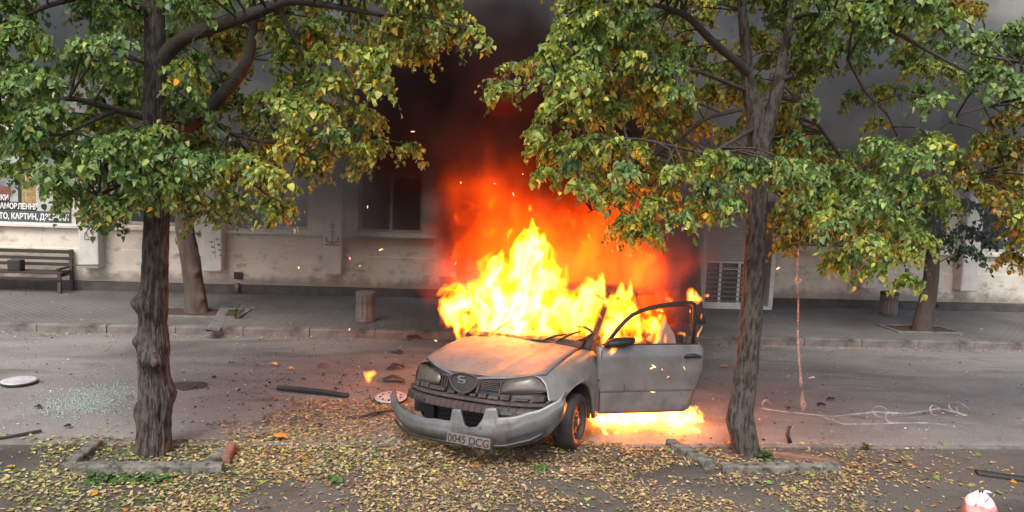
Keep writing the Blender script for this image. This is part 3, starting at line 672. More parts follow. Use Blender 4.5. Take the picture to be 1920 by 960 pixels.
limb(TR, [(1415, 240, Y2), (1330, 290, 6.0), (1200, 260, 5.9), (1100, 260, 5.9), (1030, 300, 5.9)], [.02, .014, .01, .008, .004], anc2, 22)
MASK_R = [(1010, -200), (1015, 5), (1035, 40), (1050, 70), (1000, 105), (960, 140), (930, 185), (950, 190), (1000, 160), (1045, 175), (1060, 200), (1015, 215), (1010, 260), (1000, 290), (1020, 315), (1060, 300), (1075, 345), (1080, 385), (1130, 405), (1150, 430), (1190, 470), (1230, 455), (1280, 430), (1330, 440), (1380, 430), (1440, 470), (1480, 490), (1485, 420), (1520, 440), (1540, 505), (1600, 495), (1625, 515), (1660, 490), (1690, 530), (1720, 510), (1735, 450), (1790, 420), (1775, 380), (1790, 330), (1770, 290), (1750, 240), (1770, 180), (1800, 130), (1810, 60), (1790, 10), (1790, -200)]
HOL_R = [(1545, 170, 34, 34), (1600, 165, 40, 22), (1555, 235, 42, 24), (1600, 270, 36, 24), (1660, 155, 30, 22), (1370, 60, 22, 28), (1175, 250, 30, 16), (1300, 170, 34, 20), (1300, 345, 26, 40), (1430, 175, 14, 40), (1720, 345, 28, 22), (1640, 440, 12, 30), (1560, 320, 18, 22), (1415, 380, 28, 110), (1215, 380, 18, 14), (1610, 390, 16, 20), (1700, 250, 26, 22), (1260, 440, 20, 16)]
def palR(x, y):
    q = rnd.random()
    if x < 1350: return 'mixed' if q < .72 else 'green'
    return 'green' if q < .52 else 'mixed'
WOOD_R = [[(1415, 480), (1422, 300), (1410, 190), (1400, 110), (1392, 20)], [(1422, 320), (1440, 240), (1462, 150), (1482, 40)], [(1405, 140), (1335, 78), (1290, 30), (1235, 10)], [(1390, 205), (1320, 222), (1282, 256)], [(1590, 110), (1620, 170), (1665, 215)], [(1700, 85), (1850, 155)]]
cl = fill(MASK_R, HOL_R, 34, 5.4, 7.3, 8, palR, .155, .93, WOOD_R)+fill(MASK_R, HOL_R, 64, 6.9, 8.2, 9, palR, .2, .85, WOOD_R)
cl += fill([(1500, 330), (1560, 300), (1640, 330), (1680, 420), (1600, 470), (1500, 440)], [], 34, 5.8, 7, 33, 'green', .15)
cl += [(at(x, y, 6.1), .12, 'green') for x, y in ((1345, 300), (1375, 300), (1400, 305), (1425, 300), (1385, 325), (1440, 310))]
cl += [(at(x, y, Y), .1, 'mixed') for x, y, Y in ((1640, 500, 6.0), (1700, 520, 5.6), (1560, 490, 6.2), (940, 165, 5.9), (1010, 250, 5.9), (1022, 320, 5.9))]
crown(TR, cl, 22, anchors=anc2)
# --- third tree, trunk beyond the right edge
TT = empty('lime_tree', (0, 0, 0)); L(TT, 'lime tree at the right edge with only hanging branches in view', 'tree', 'lime trees along the footpath')
X3 = 7.9
tt = [np.array([X3, 6.9, z]) for z in (0, .5, 1.5, 2.6, 3.6, 5, 6.5)]
trunk(tt, [.17, .14, .13, .12, .1, .07, .03], TT, 'trunk', BARK, seed=9)
anc3 = list(tt[3:])
for k, pts in enumerate(([(2180, 60), (2050, 90), (1930, 120), (1820, 100)], [(2180, 200), (2040, 190), (1930, 180), (1856, 198), (1800, 215), (1752, 250)], [(2180, 260), (2020, 250), (1900, 305), (1850, 320), (1800, 340)], [(2180, 330), (2000, 360), (1920, 400), (1880, 440)])):
    W = [tt[3+min(k, 1)]]+[at(x, y, 6.6+.1*k) for x, y in pts[1:]]; trunk(W, [.05]+[.028*.6**i for i in range(len(W)-1)], TT, 'limb', BARK2, 10, .05, res=.04, seed=30+k)
    for a, b in zip(W[:-1], W[1:]):
        for q in range(5): anc3.append(a+(b-a)*q/5)
MASK_T = [(1800, 72), (1850, 55), (1990, 40), (2250, 0), (2300, 520), (1990, 520), (1900, 505), (1870, 470), (1900, 420), (1850, 430), (1830, 400), (1850, 360), (1800, 350), (1815, 300), (1850, 240), (1880, 190), (1850, 170), (1790, 150), (1770, 110)]
cl = fill(MASK_T, [(1830, 395, 20, 14)], 38, 5.9, 7.4, 12, lambda x, y: 'green' if y < 190 else ('autumn' if rnd.random() < .6 else 'mixed'), .17)
cl += [(at(x, y, 6.4), .09, 'autumn') for x, y in ((1830, 12), (1800, -10), (1845, 350), (1815, 335))]
crown(TT, cl, 23, anchors=anc3)
# --- pavement trees
def ptree(px, py, pts, rads, mask, label, pal, seed, holes=(), bark=BARK3, step=46, burls=()):
    g = gnd(px, py, .12); T = empty('pavement_tree', (0, 0, 0)); L(T, label, 'tree', 'trees on the far pavement')
    Y = g[1]; W = [g+np.array([0, 0, -.03])]+[at(x, y, Y) for x, y in pts]
    trunk(W, rads, T, 'trunk', bark, 28, .08, seed=seed, res=.03, burls=[(at(a, b, Y-.1), .06, .05) for a, b in burls])
    cl = fill(mask, holes, step, Y-1.1, Y+.9, seed, pal, .3)
    crown(T, cl, seed, leaf=.085, twigs=7, per=9, n_parts=0, bract=.08, anchors=W[2:])
ptree(369, 586, [(364, 540), (356, 480), (345, 425), (350, 350), (360, 250), (365, 150), (370, 0)], [.185, .15, .145, .14, .12, .11, .08, .04], [(250, -120), (560, -120), (600, 80), (560, 300), (450, 400), (420, 445), (380, 430), (330, 410), (260, 380), (180, 200)], 'knobbly brown tree in the pavement pit behind the left lime tree', 'green', 41, [(480, 150, 60, 80)], burls=((385, 535), (380, 560), (368, 510)))
ptree(1300, 604, [(1296, 560), (1294, 500), (1290, 420), (1285, 350), (1290, 250), (1300, 100)], [.22, .17, .16, .15, .14, .1, .05], [(1120, -60), (1420, -60), (1450, 250), (1400, 420), (1300, 430), (1180, 400), (1120, 300), (1080, 150)], 'blackened tree in the pavement right behind the flames', 'autumn', 42, [(1200, 180, 60, 50)], bark=BARK2)
ptree(1727, 620, [(1735, 580), (1744, 540), (1748, 500), (1752, 440), (1765, 350), (1775, 200), (1780, 60)], [.17, .14, .13, .12, .1, .08, .06, .03], [(1640, 390), (1690, 360), (1880, 380), (1900, 440), (1850, 500), (1800, 500), (1740, 480), (1680, 500), (1630, 440)], 'leaning brown tree with dark foliage in the right pavement pit', 'dark', 43, step=34)
# ------------------------------------------------------------------ tree frames near (concrete beams)
def beam(p, q, wd, h, m, label=None, name='beam', parent=None, seed=0):
    p, q = np.array(p), np.array(q); d = q-p; ln = np.linalg.norm(d); d /= ln; s = np.array([-d[1], d[0], 0]); G = []
    n = max(6, int(ln/.04)); prof = [(-.5, 0), (-.5, .8), (-.38, 1), (.38, 1), (.5, .8), (.5, 0)]
    for i in range(n+1):
        row = []
        for (a, b) in prof:
            P = p+d*ln*i/n+s*a*wd+np.array([0, 0, b*h]); e = fbm(np.array([P*9+seed]), 3)[0]-.5
            row.append(P+(s*a*.22*wd*2+np.array([0, 0, .4*h*(b > .5)]))*e*1.0)
        G.append(row)
    t = MB().grid(G); k = len(prof); t.f += [tuple(range(k)), tuple(range(n*k, n*k+k))[::-1]]
    return t.out(name, m, parent, bevel=.004)
fl = empty('tree_surround', (0, 0, 0)); L(fl, 'low worn concrete surround at the foot of the knotted lime tree', 'tree surround', 'concrete tree surrounds')
beam(gnd(142, 886), gnd(418, 884), .11, .075, BLOCK, parent=fl, seed=1); beam(gnd(132, 878), gnd(182, 838), .10, .07, BLOCK, parent=fl, seed=2)
beam(gnd(400, 876), gnd(415, 858), .12, .08, BLOCK, parent=fl, seed=3); beam(gnd(421, 873), gnd(434, 845), .08, .08, BRICKY, parent=fl, seed=4)['label'] = 'reddish worn end piece'
fr = empty('tree_surround', (0, 0, 0)); L(fr, 'broken concrete surround with a skewed beam at the forked lime tree', 'tree surround', 'concrete tree surrounds')
beam(gnd(1258, 838), gnd(1332, 880), .12, .08, BLOCK, parent=fr, seed=5); beam(gnd(1350, 884), gnd(1572, 883), .11, .07, BLOCK, parent=fr, seed=6); beam(gnd(1448, 856), gnd(1566, 872), .05, .05, BRICKY, parent=fr, seed=7)
#PART2
# ------------------------------------------------------------------ car
px_, py_, a_, pt_, rl_ = .655, 7.078, -2.2, .055, .047
Rx = np.array([[1, 0, 0], [0, math.cos(rl_), -math.sin(rl_)], [0, math.sin(rl_), math.cos(rl_)]])
Ry = np.array([[math.cos(pt_), 0, -math.sin(pt_)], [0, 1, 0], [math.sin(pt_), 0, math.cos(pt_)]])
Rz = np.array([[math.cos(a_), -math.sin(a_), 0], [math.sin(a_), math.cos(a_), 0], [0, 0, 1]])
RC = Rz@Ry@Rx
CARM = Matrix([list(RC[i])+[(px_, py_, 0.)[i]] for i in range(3)]+[[0, 0, 0, 1]])
CAR = empty('car'); CAR.matrix_world = CARM; L(CAR, 'silver hatchback on fire with its front bumper torn off and door open', 'car')
def c2w(p): return RC@np.asarray(p, float)+np.array([px_, py_, 0])
lam = lambda y, z: .64-.45*abs(y)**3-(z-.6)*.35
DUSTY = mat('dusty_black_plastic', (.035, .026, .024), (.075, .058, .053), .8, 8, bump=.3)
CARR = mat('brown_scorched_plastic', (.038, .024, .022), (.06, .042, .038), .75, 5, bump=.3)
# hood
def hood_pt(v, s):
    y = v*(.675*(1-s)+.635*s); hw = .675*(1-s)+.635*s; yy = v*.675
    xl = .605-.6*abs(yy)**2.6; zl = .668+.075*(abs(yy)/.6)**2
    if abs(v) > .93: zl -= .02*(abs(v)-.93)/.07
    xr = -.40+.06*v*v; zr = .915-.03*v*v
    x = xl*(1-s)+xr*s; z = zl*(1-s)+zr*s+.024*math.sin(math.pi*min(1, s*1.0))**.7*(1-.35*v*v)
    z += .007*math.exp(-((abs(v)-.55+.2*(1-s))/.05)**2)*min(1, s*4)
    z += -.014*math.exp(-((v-.06-.2*s)/.10)**2)*math.exp(-(s/.22)**2)-.010*math.exp(-((v+.25)/.16)**2)*math.exp(-((s-.1)/.15)**2)
    q = fbm(np.array([[x*4, y*4, 1.3]]), 3)[0]-.5; z += .022*q*(1-.3*s)
    x += .02*math.exp(-((v-.06)/.12)**2)*math.exp(-(s/.1)**2)
    return (x, y, z)
N1, N2 = 41, 27
G = [[hood_pt(-1+2*i/(N1-1), j/(N2-1)) for j in range(N2)] for i in range(N1)]
hood = MB().grid(G).out('hood', HOODP, CAR, True, solid=.014, off=-1)
lip = [hood_pt(-1+2*i/40, 0) for i in range(41)]
MB().tube([(p[0]-.006, p[1], p[2]-.014) for p in lip], .008, 6).out('hood_seal', BLACK, hood, True)
def side_z(x): s = (.405-x)/.745; return hood_pt(1, min(1, max(0, s)))[2]
def fender(sg):
    G = []; nx = 46
    for i in range(nx):
        x = .475-(.475+.44)*i/(nx-1); zh = side_z(x); sc = 1-.10*max(0, (x-.08)/.39)**2
        dx = x-.05; R = .35
        zl = .285+math.sqrt(max(0, R*R-dx*dx)) if abs(dx) < R else (.235 if dx < 0 else .52)
        if dx > 0: zl = max(zl, .50+.0*dx)
        if dx < -R+.04: zl = max(.235, zl)
        row = []
        lim = [(.655, zh-.002), (.70, zh-.006), (.745, zh-.022), (.785, zh-.06), (.812, zh-.12), (.824, zh-.19)]
        for y, z in lim: row.append((x, y*sc, max(z, zl+.012)))
        m = 8
        z0 = lim[-1][1]
        for k in range(1, m+1):
            z = z0+(zl-z0)*k/m; y = .824+.014*math.sin(math.pi*min(1, k/m*1.0))
            if abs(dx) < R+.03 and k >= m-1: y += .012
            row.append((x, y*sc, min(z, row[-1][2])))
        d = .012*(fbm(np.array([[x*6, 3., zh*5]]), 2)[0]-.5)
        row = [(a, (b-.02*math.exp(-((a-.02)/.12)**2-((c-.76)/.05)**2)+d), c) for a, b, c in row]
        row.append((x-.0, row[-1][1]-.035, row[-1][2]+.002))
        G.append([(a, sg*b, c) for a, b, c in row])
    o = MB().grid(G).out('fender', PAINT2 if sg > 0 else PAINT, CAR, True, solid=.006, off=0); return o
FL = fender(1); FR = fender(-1)
MB().tube([(-.36, .843, .60), (-.385, .845, .60)], .012, 8).out('side_lamp', LAMPM, FL, True)
# wheel wells
for sg in (1, -1):
    G = [[(.05+.35*math.cos(a), sg*y, .285+.35*math.sin(a)) for y in (.30, .80)] for a in np.linspace(-.2, math.pi+.15, 20)]
    t = MB().grid(G); t.box(-.3, .40, sg*.30-.01, sg*.30+.01, .1, .64); t.out('wheel_arch_liner', BURNT, CAR)
# lamps
def lamp(pts, name='headlight'):
    c = np.mean(pts, 0); k = 36; P = []
    pp = np.array(pts+[pts[0]]); d = np.r_[0, np.cumsum(np.linalg.norm(np.diff(pp, axis=0), axis=1))]
    s = np.linspace(0, d[-1], k, endpoint=False); ring = np.stack([np.interp(s, d, pp[:, j]) for j in (0, 1)], 1)
    t = MB(); V = [(lam(*c)+.035, c[0], c[1])]; rr = [.3, .6, .85, .97, 1]
    for r in rr:
        for q in ring: p = c+(q-c)*r; V.append((lam(*p)+.035*(1-r**4)-.0, p[0], p[1]))
    F = [(0, 1+i, 1+(i+1) % k) for i in range(k)]+[(1+j*k+i, 1+(j+1)*k+i, 1+(j+1)*k+(i+1) % k, 1+j*k+(i+1) % k) for j in range(len(rr)-1) for i in range(k)]
    o = t.add(V, F).out(name, LAMPM, CAR, True)
    MB().tube([(lam(*q)+.002, q[0], q[1]) for q in list(ring)+[ring[0]]], .006, 5, False).out('lamp_rim', BLACK, o, True)
    return o
lamp([(.335, .578), (.345, .65), (.385, .695), (.50, .725), (.60, .742), (.67, .70), (.735, .62), (.66, .60), (.49, .59)])
lamp([(-.70, .70), (-.57, .712), (-.35, .672), (-.325, .63), (-.33, .578), (-.44, .56), (-.69, .55)])
# front panel, grille, carrier
G = [[(lam(y, z)-.03, y, z) for z in np.linspace(.40, .70, 8)] for y in np.linspace(-.70, .70, 30)]
fp = MB().grid(G).out('front_panel', BLACK, CAR, True, solid=.01)
def onlam(t, y0, y1, z0, z1, d0=-.03, d1=.012, n=1):
    for i in range(n):
        a, b = y0+(y1-y0)*i/n, y0+(y1-y0)*(i+1)/n
        V = [(lam(y, z)+d, y, z) for y in (a, b) for d in (d0, d1) for z in (z0, z1)]
        t.add(V, [(0, 1, 3, 2), (4, 6, 7, 5), (0, 4, 5, 1), (2, 3, 7, 6), (0, 2, 6, 4), (1, 5, 7, 3)])
    return t
for k in range(5): onlam(MB(), .145-.006*k, .33-.004*k, .595+k*.0155, .602+k*.0155, -.02, .012, 3).out('grille_slat', DUSTY, fp)
onlam(MB(), .10, .125, .56, .66, -.02, .015).out('grille_post', DUSTY, fp); onlam(MB(), .33, .342, .58, .672, -.02, .015).out('grille_post', DUSTY, fp)
for k in range(3): onlam(MB(), -.30+.03*k, -.29+.03*k, .57, .67, -.02, .012).out('grille_post', DUSTY, fp)
onlam(MB(), -.32, -.19, .66, .675, -.02, .012, 3).out('grille_slat', DUSTY, fp)
cb = onlam(MB(), -.74, .80, .405, .475, -.02, .075, 24).out('bumper_beam', CARR, CAR, bevel=.012)
onlam(MB(), -.74, .80, .49, .515, -.02, .05, 24).out('beam_ledge', DUSTY, cb, bevel=.004)
for y0, y1, z0, z1 in ((-.70, -.60, .52, .56), (-.57, -.45, .53, .57), (-.43, -.24, .53, .56), (-.2, -.12, .525, .55), (-.08, .0, .525, .54), (.05, .11, .525, .545), (.14, .22, .525, .56), (.24, .34, .525, .55), (.36, .44, .53, .57), (.48, .6, .53, .545), (.63, .72, .53, .575), (.36, .5, .478, .488), (.55, .74, .478, .488), (-.6, -.5, .478, .488)):
    onlam(MB(), y0, y1, z0, z1, -.02, .03, 2).out('clip_bracket', DUSTY if rnd.random() < .6 else CARR, cb, bevel=.003)
for y0, y1, z0, z1 in ((.40, .52, .42, .45), (.55, .66, .43, .46), (.69, .77, .44, .47), (-.7, -.6, .42, .45), (-.56, -.42, .42, .44)):
    onlam(MB(), y0, y1, z0, z1, .07, .082, 1).out('beam_recess', BLACK, cb)
t = MB(); t.box(.30, .50, -.56, .62, .12, .40); t.box(.45, .56, -.56, -.44, .10, .41); t.box(.45, .56, .5, .62, .14, .42); t.out('radiator', BLACK, CAR, bevel=.01)
for k in range(6): MB().box(.50, .512, -.42, .48, .14+k*.042, .155+k*.042).out('radiator_bar', DUSTY, CAR)
MB().box(-.40, .30, -.62, .62, .22, .60).out('engine_bay', BURNT, CAR)
# badge surround
emb = [(-.20, .645), (-.185, .68), (-.13, .703), (-.06, .71), (.02, .705), (.075, .69), (.11, .655), (.095, .61), (.05, .565), (.0, .545), (-.05, .545), (-.10, .555), (-.16, .59)]
e = np.array(emb+[emb[0]]); cen = e[:-1].mean(0)
V = [(lam(*cen)+.03, *cen)]+[(lam(*q)+.022, *q) for q in emb]
eb = MB().add(V, [(0, 1+i, 1+(i+1) % len(emb)) for i in range(len(emb))]).out('badge_grille', BLACK, CAR, True)
MB().tube([(lam(*q)+.03, *q) for q in list(e)+[e[1]]], .011, 6, False).out('badge_surround', DUSTY, eb, True)
t = MB(); bx0, bz0 = -.055, .655
def para(y0, y1, z0, z1, sh=.012, x=None):
    x = lam(bx0, bz0)+.04
    t.add([(x, y0, z0), (x, y1, z0), (x, y1+sh, z1), (x, y0+sh, z1), (x+.008, y0, z0), (x+.008, y1, z0), (x+.008, y1+sh, z1), (x+.008, y0+sh, z1)], [(4, 5, 6, 7), (0, 1, 5, 4), (1, 2, 6, 5), (2, 3, 7, 6), (3, 0, 4, 7)])
para(-.095, -.03, .680, .690); para(-.10, -.078, .664, .6795, .0); para(-.10, -.02, .656, .6635); para(-.10, -.015, .645, .6525); para(-.035, -.012, .630, .6445, 0); para(-.10, -.03, .622, .6295); para(-.1, -.085, .63, .636, 0)
t.out('badge', CHROME, eb, bevel=.001)
MB().lathe([(.008, 0), (.006, .01)], 10, axis='y').out('bolt', CHROME, CAR).location = (lam(-.09, .555)+.03, -.09, .55)
# torn bumper
yt = np.array([-1, -.97, -.9, -.8, -.6, -.4, -.3, -.1, -.005, .005, .012, .02, .09, .105, .15, .2, .27, .31, .325, .335, .41, .418, .43, .48, .6, .74, .87, .91])
zt_ = np.array([.425, .405, .365, .335, .315, .315, .315, .33, .335, .345, .43, .438, .44, .40, .325, .305, .315, .39, .475, .485, .488, .478, .405, .41, .44, .49, .57, .64])
yb = np.array([-1, -.95, -.9, -.8, -.6, -.4, 0, .3, .5, .7, .8, .88, .91]); zb_ = np.array([.38, .30, .21, .14, .10, .10, .115, .125, .13, .19, .26, .38, .52])
G = []
plan = lambda y: .92-.47*abs(y+.05)**2.2
ys = np.unique(np.r_[np.linspace(-1, .91, 90), yt])
for y in ys:
    T_, B_ = np.interp(y, yt, zt_), np.interp(y, yb, zb_); row = []
    base = np.interp(y, [-1, -.6, 0, .48, .9], [.38, .315, .335, .40, .6])
    for k in range(15):
        f = k/14; z = T_+(B_-T_)*f
        g = max(0, min(1, (base-z)/(max(.05, base-B_)))); bul = .035*math.sin(math.pi*min(1, g*1.05))-.085*g**3
        if .25 < g < .33: bul -= .006
        up = max(0, z-base); bul += -.25*up*max(0, 1-abs(y-.2)/.4)
        row.append((plan(y)+bul*(1-.5*abs(y)**3), y+.03*np.sign(y)*math.sin(math.pi*g)*(abs(y)**4), z+.003*math.sin(y*31)))
    row = [(row[0][0]-.045, row[0][1], row[0][2]-.008), (row[0][0]-.012, row[0][1], row[0][2]+.003)]+row
    G.append(row)
bump = MB().grid(G).out('front_bumper', BUMPP, CAR, True, solid=.006, off=-1)
MB().tube([(plan(y)+.02, y, np.interp(y, yb, zb_)+.04) for y in np.linspace(-.8, .8, 30)], .014, 6).out('bumper_lip', BLACK, bump, True)
onb = lambda y, z, d: (plan(y)+d, y, z)
t = MB()
for (y0, y1, z0, z1) in ((.52, .78, .19, .235),): t.add([onb(y0, z0, .028), onb(y1, z0+.07, .03), onb(y1, z1+.08, .03), onb(y0, z1-.0, .034)], [(0, 1, 2, 3)])
t.out('lower_vent', BLACK, bump)
# broken bits on the left foot of the bumper
# number plate
yA, yB = .0, .41; zA = .20
nA, nB = np.array(onb(.015, .225, .055)), np.array(onb(.40, .195, .05))
nA, nB = np.array([plan(.0)+.035, .0, .205]), np.array([plan(.42)+.075, .42, .195])
ex = (nB-nA)/np.linalg.norm(nB-nA); ez = np.array([-.12, 0, 1.]); ez -= ex*(ez@ex); ez /= np.linalg.norm(ez); ey = np.cross(ez, ex)
Mp = Matrix([[ex[i], ey[i], ez[i], nA[i]] for i in range(3)]+[[0, 0, 0, 1]])
wd = np.linalg.norm(nB-nA)
# plate local: x across (towards the car's left), y = ez x ex
pl_ = MB().box(0, wd, -.005, .005, -.045, .045).out('number_plate', PLATE, CAR, bevel=.002); pl_.matrix_local = Mp
fsg = 1 if ey[0] > 0 else -1
MB().box(-.014, wd+.014, -.009*fsg-.003, -.009*fsg+.002, -.055, .055).out('plate_holder', BLACK, pl_, bevel=.003)
text('0045 DCG', .092, (wd/2, .0055*fsg, -.034), INK, pl_, 'CENTER', (math.pi/2, 0, 0 if fsg < 0 else math.pi), .0015, 'plate_lettering', .0015, .98)
# sills, pillars, roof, rear body
t = MB()
for sg in (1, -1): t.box(-1.9, -.44, min(sg*.70, sg*.80), max(sg*.70, sg*.80), .24, .34)
t.out('sill', BURNT, CAR, bevel=.01)
MB().box(-3.05, -.42, -.70, .70, .26, .32).out('floor_pan', BURNT, CAR)
for sg in (1, -1):
    MB().tube([(-.40, sg*.70, .885), (-.62, sg*.685, 1.02), (-.95, sg*.635, 1.24), (-1.2, sg*.57, 1.37)], [.045, .034, .03, .03], 8).out('windscreen_pillar', BURNT, CAR, True)
    MB().tube([(-1.72, sg*.77, .34), (-1.75, sg*.75, .9), (-1.85, sg*.60, 1.36)], [.05, .045, .035], 8).out('door_pillar', BURNT, CAR, True)
    MB().tube([(-2.9, sg*.70, .95), (-2.6, sg*.60, 1.35)], [.09, .05], 8).out('rear_pillar', BURNT, CAR, True)
    G = []
    for i in range(30):
        x = -1.72-1.45*i/29; dx = x+2.41; zl = .285+.13+math.sqrt(max(0, .35**2-dx*dx)) if abs(dx) < .35 else .26; zl = min(zl, .72)
        tap = .05*max(0, (-x-2.6))**1
        G.append([(x, sg*(.80-tap+.03*math.sin(math.pi*k/8)-(.05 if k == 0 else 0)), .93+(zl-.93)*k/8) for k in range(9)])
    MB().grid(G).out('rear_side_panel', BURNT, CAR, True, solid=.008)
G = [[(x, y, 1.385+.035*math.sin(math.pi*(-x-1.1)/1.7)-.10*(abs(y)/.6)**4) for y in np.linspace(-.6, .6, 9)] for x in np.linspace(-1.15, -2.75, 10)]
MB().grid(G).out('roof', BURNT, CAR, True, solid=.02)
G = [[(-3.12+.1*(z-.3)-.35*max(0, z-.9), y, z) for y in np.linspace(-.72, .72, 9)] for z in np.linspace(.28, 1.36, 8)]
MB().grid(G).out('tailgate', BURNT, CAR, True, solid=.02)
MB().box(-1.70, -.45, -.83, -.79, .30, .92).out('door', PAINT2, CAR, bevel=.015)
t = MB(); t.box(-.60, -.40, -.62, .62, .55, .89); t.out('bulkhead', BURNT, CAR, bevel=.02)
MB().box(-.95, -.602, -.60, .60, .72, .93).out('dashboard', BURNT, CAR, bevel=.04)
G = [[(-.34-.10*k/5+.02*math.sin(y*9), y, .915+.018*math.sin(y*7+k)+.02*k/5+.02*(fbm(np.array([[y*5, k*.4, 2]]), 2)[0]-.5)) for k in range(6)] for y in np.linspace(-.62, .66, 30)]
MB().grid(G).out('cowl_panel', BURNT, CAR, True, solid=.012)
for (y0, y1, h) in ((-.42, -.22, .14), (.20, .44, .06), (.36, .58, .10)):
    MB().tube([(-.40, y0, .925), (-.46, (y0+y1)/2, .94+h*.6), (-.50, y1, .94+h)], [.012, .014, .007], 6).out('wiper', BLACK, CAR, True)
t = MB(); G = [[(-.46-.20*k/5, .42+.24*(i/7)+.02*k, .91+.13*(i/7)**1.4*(1-abs(k-2)/5)) for k in range(6)] for i in range(8)]
t.grid(G).out('scorched_cowl_corner', BURNT, CAR, True, solid=.01)
for sg in (.36, -.36):
    s_ = MB(); s_.box(-1.55, -1.08, sg-.22, sg+.22, .42, .56); s_.box(-1.62, -1.48, sg-.21, sg+.21, .56, 1.02); s_.box(-1.60, -1.52, sg-.11, sg+.11, 1.03, 1.18); s_.out('seat', BURNT, CAR, bevel=.04)
sw = MB().tube([(-1.02+.06*math.sin(a), .36+.18*math.cos(a), .86+.17*math.sin(a)) for a in np.linspace(0, 2*math.pi, 21)], .014, 6, False); sw.tube([(-.94, .36, .82), (-1.02, .36, .86)], .02, 6); sw.out('steering_wheel', BLACK, CAR, True)
# wheels
def wheel(x, y, z, steer, r=.285, out=1, name='wheel'):
    W = empty(name, (x, y, z), steer, CAR)
    w2 = .09
    pr = [(r*.66, -w2), (r*.78, -w2*1.05), (r*.93, -w2), (r*.99, -w2*.75), (r, -w2*.5), (r, w2*.5), (r*.99, w2*.75), (r*.93, w2), (r*.78, w2*1.05), (r*.66, w2)]
    t = MB(); n = 48
    V = [(rr*math.cos(2*math.pi*k/n), h, rr*math.sin(2*math.pi*k/n)) for rr, h in pr for k in range(n)]
    m = len(pr); t.add(V, [(i*n+k, i*n+(k+1) % n, ((i+1) % m)*n+(k+1) % n, ((i+1) % m)*n+k) for i in range(m) for k in range(n)]); t.out('tyre', TYRE, W, True)
    s = out; t = MB(); pr2 = [(r*.67, s*w2*.98), (r*.64, s*w2*.9), (r*.60, s*w2*.55), (r*.52, s*w2*.38), (r*.34, s*w2*.62), (r*.2, s*w2*.5), (r*.17, s*w2*.85), (r*.02, s*w2*.9)]
    V = [(rr*math.cos(2*math.pi*k/n), h, rr*math.sin(2*math.pi*k/n)) for rr, h in pr2 for k in range(n)]; m = len(pr2)
    t.add(V, [(i*n+k, i*n+(k+1) % n, (i+1)*n+(k+1) % n, (i+1)*n+k) for i in range(m-1) for k in range(n)]); t.out('rim', STEEL, W, True)
    t = MB()
    for k in range(10):
        a = 2*math.pi*k/10; c = (r*.47*math.cos(a), s*w2*.50, r*.47*math.sin(a)); t.lathe([(.016, -.006), (.016, .006)], 8, c, 'y')
    for k in range(4):
        a = 2*math.pi*k/4+.4; t.lathe([(.008, -.0), (.006, .012)], 6, (r*.27*math.cos(a), s*w2*.58, r*.27*math.sin(a)), 'y')
    t.out('rim_holes', BLACK, W)
    return W
wheel(.03, .745, .27, .13, .262); wheel(.045, -.745, .32, .10, out=-1); wheel(-2.41, .73, .38, 0, .26); wheel(-2.41, -.73, .40, 0, .26, out=-1)
# open door (hinged forward), skin facing the street
h0 = np.array([1.56, 6.98, 0]); dd = np.array([1, .12, 0])/math.hypot(1, .12); dn = np.array([-dd[1], dd[0], 0])
MD = CARM.inverted() @ Matrix([[dd[i], dn[i], (0, 0, 1)[i], h0[i]] for i in range(3)]+[[0, 0, 0, 1]])
wz = [.262, .27, .285, .487, .707, .872, .93, .955, .962]; wu = [.94, .965, .98, 1.038, 1.098, 1.096, 1.083, 1.06, 1.04]
G = []
for z in np.r_[np.linspace(.262, .48, 10), .487, .497, np.linspace(.51, .95, 20), .956, .96]:
    u1 = np.interp(z, wz, wu); u0 = -.03; row = []
    top_drop = lambda u: (.0 if u > .36 else -.028*(.36-u)/.39)
    bl = np.interp(z, [.262, .30, .47, .487, .497, .7, .85, .93, .96], [.0, -.008, -.018, -.018, -.034, -.05, -.045, -.02, .0])
    for k in range(30):
        u = u0+(u1-u0)*k/29; e = min(1, (u-u0)/.04, (u1-u)/.035)
        row.append((u, bl+.02*(1-max(0, e))**2+.006*(fbm(np.array([[u*5, 9.1, z*5]]), 2)[0]-.5)*e, z+top_drop(u)*max(0, (z-.8)/.16)))
    G.append(row)
door = MB().grid(G).out('open_door', PAINT2, CAR, True, solid=.012, off=0); door.matrix_local = MD; door['label'] = 'smoked silver door standing wide open'
V = [(u, y, z) for y in (.01, .06) for u, z in ((-.01, .28), (.95, .28), (1.02, .49), (1.07, .72), (1.06, .93), (.0, .92))]
MB().add(V, [(0, 1, 2, 3, 4, 5), (11, 10, 9, 8, 7, 6)]+[(i, (i+1) % 6, 6+(i+1) % 6, 6+i) for i in range(6)]).out('door_trim_panel', BURNT, door)
wf = [(.13, 0, .945), (.136, 0, 1.03), (.186, 0, 1.137), (.317, 0, 1.253), (.509, 0, 1.323), (.732, 0, 1.361), (.94, 0, 1.374), (.968, 0, 1.36), (.975, 0, 1.33), (.981, 0, .977)]
wf = [(.05, 0, .94), (.19, 0, 1.125), (.25, 0, 1.19), (.317, 0, 1.248), (.41, 0, 1.292), (.509, 0, 1.323), (.62, 0, 1.345), (.732, 0, 1.361), (.85, 0, 1.370), (.945, 0, 1.374), (.97, 0, 1.36), (.977, 0, 1.33), (.981, 0, 1.15), (.984, 0, .96)]
MB().tube(wf, .021, 8).out('window_frame', BLACK, door, True)
MB().tube([(u-.03, .01, z-.03) for u, _, z in wf[2:-1]], .007, 6).out('window_seal', BLACK, door, True)
MB().add([(.60, .0, .96), (.80, 0, .96), (.78, 0, 1.05), (.70, 0, 1.16), (.66, 0, 1.24), (.62, 0, 1.1)], [(0, 1, 2, 3, 4, 5)]).out('glass_shard', None, door, solid=.004)
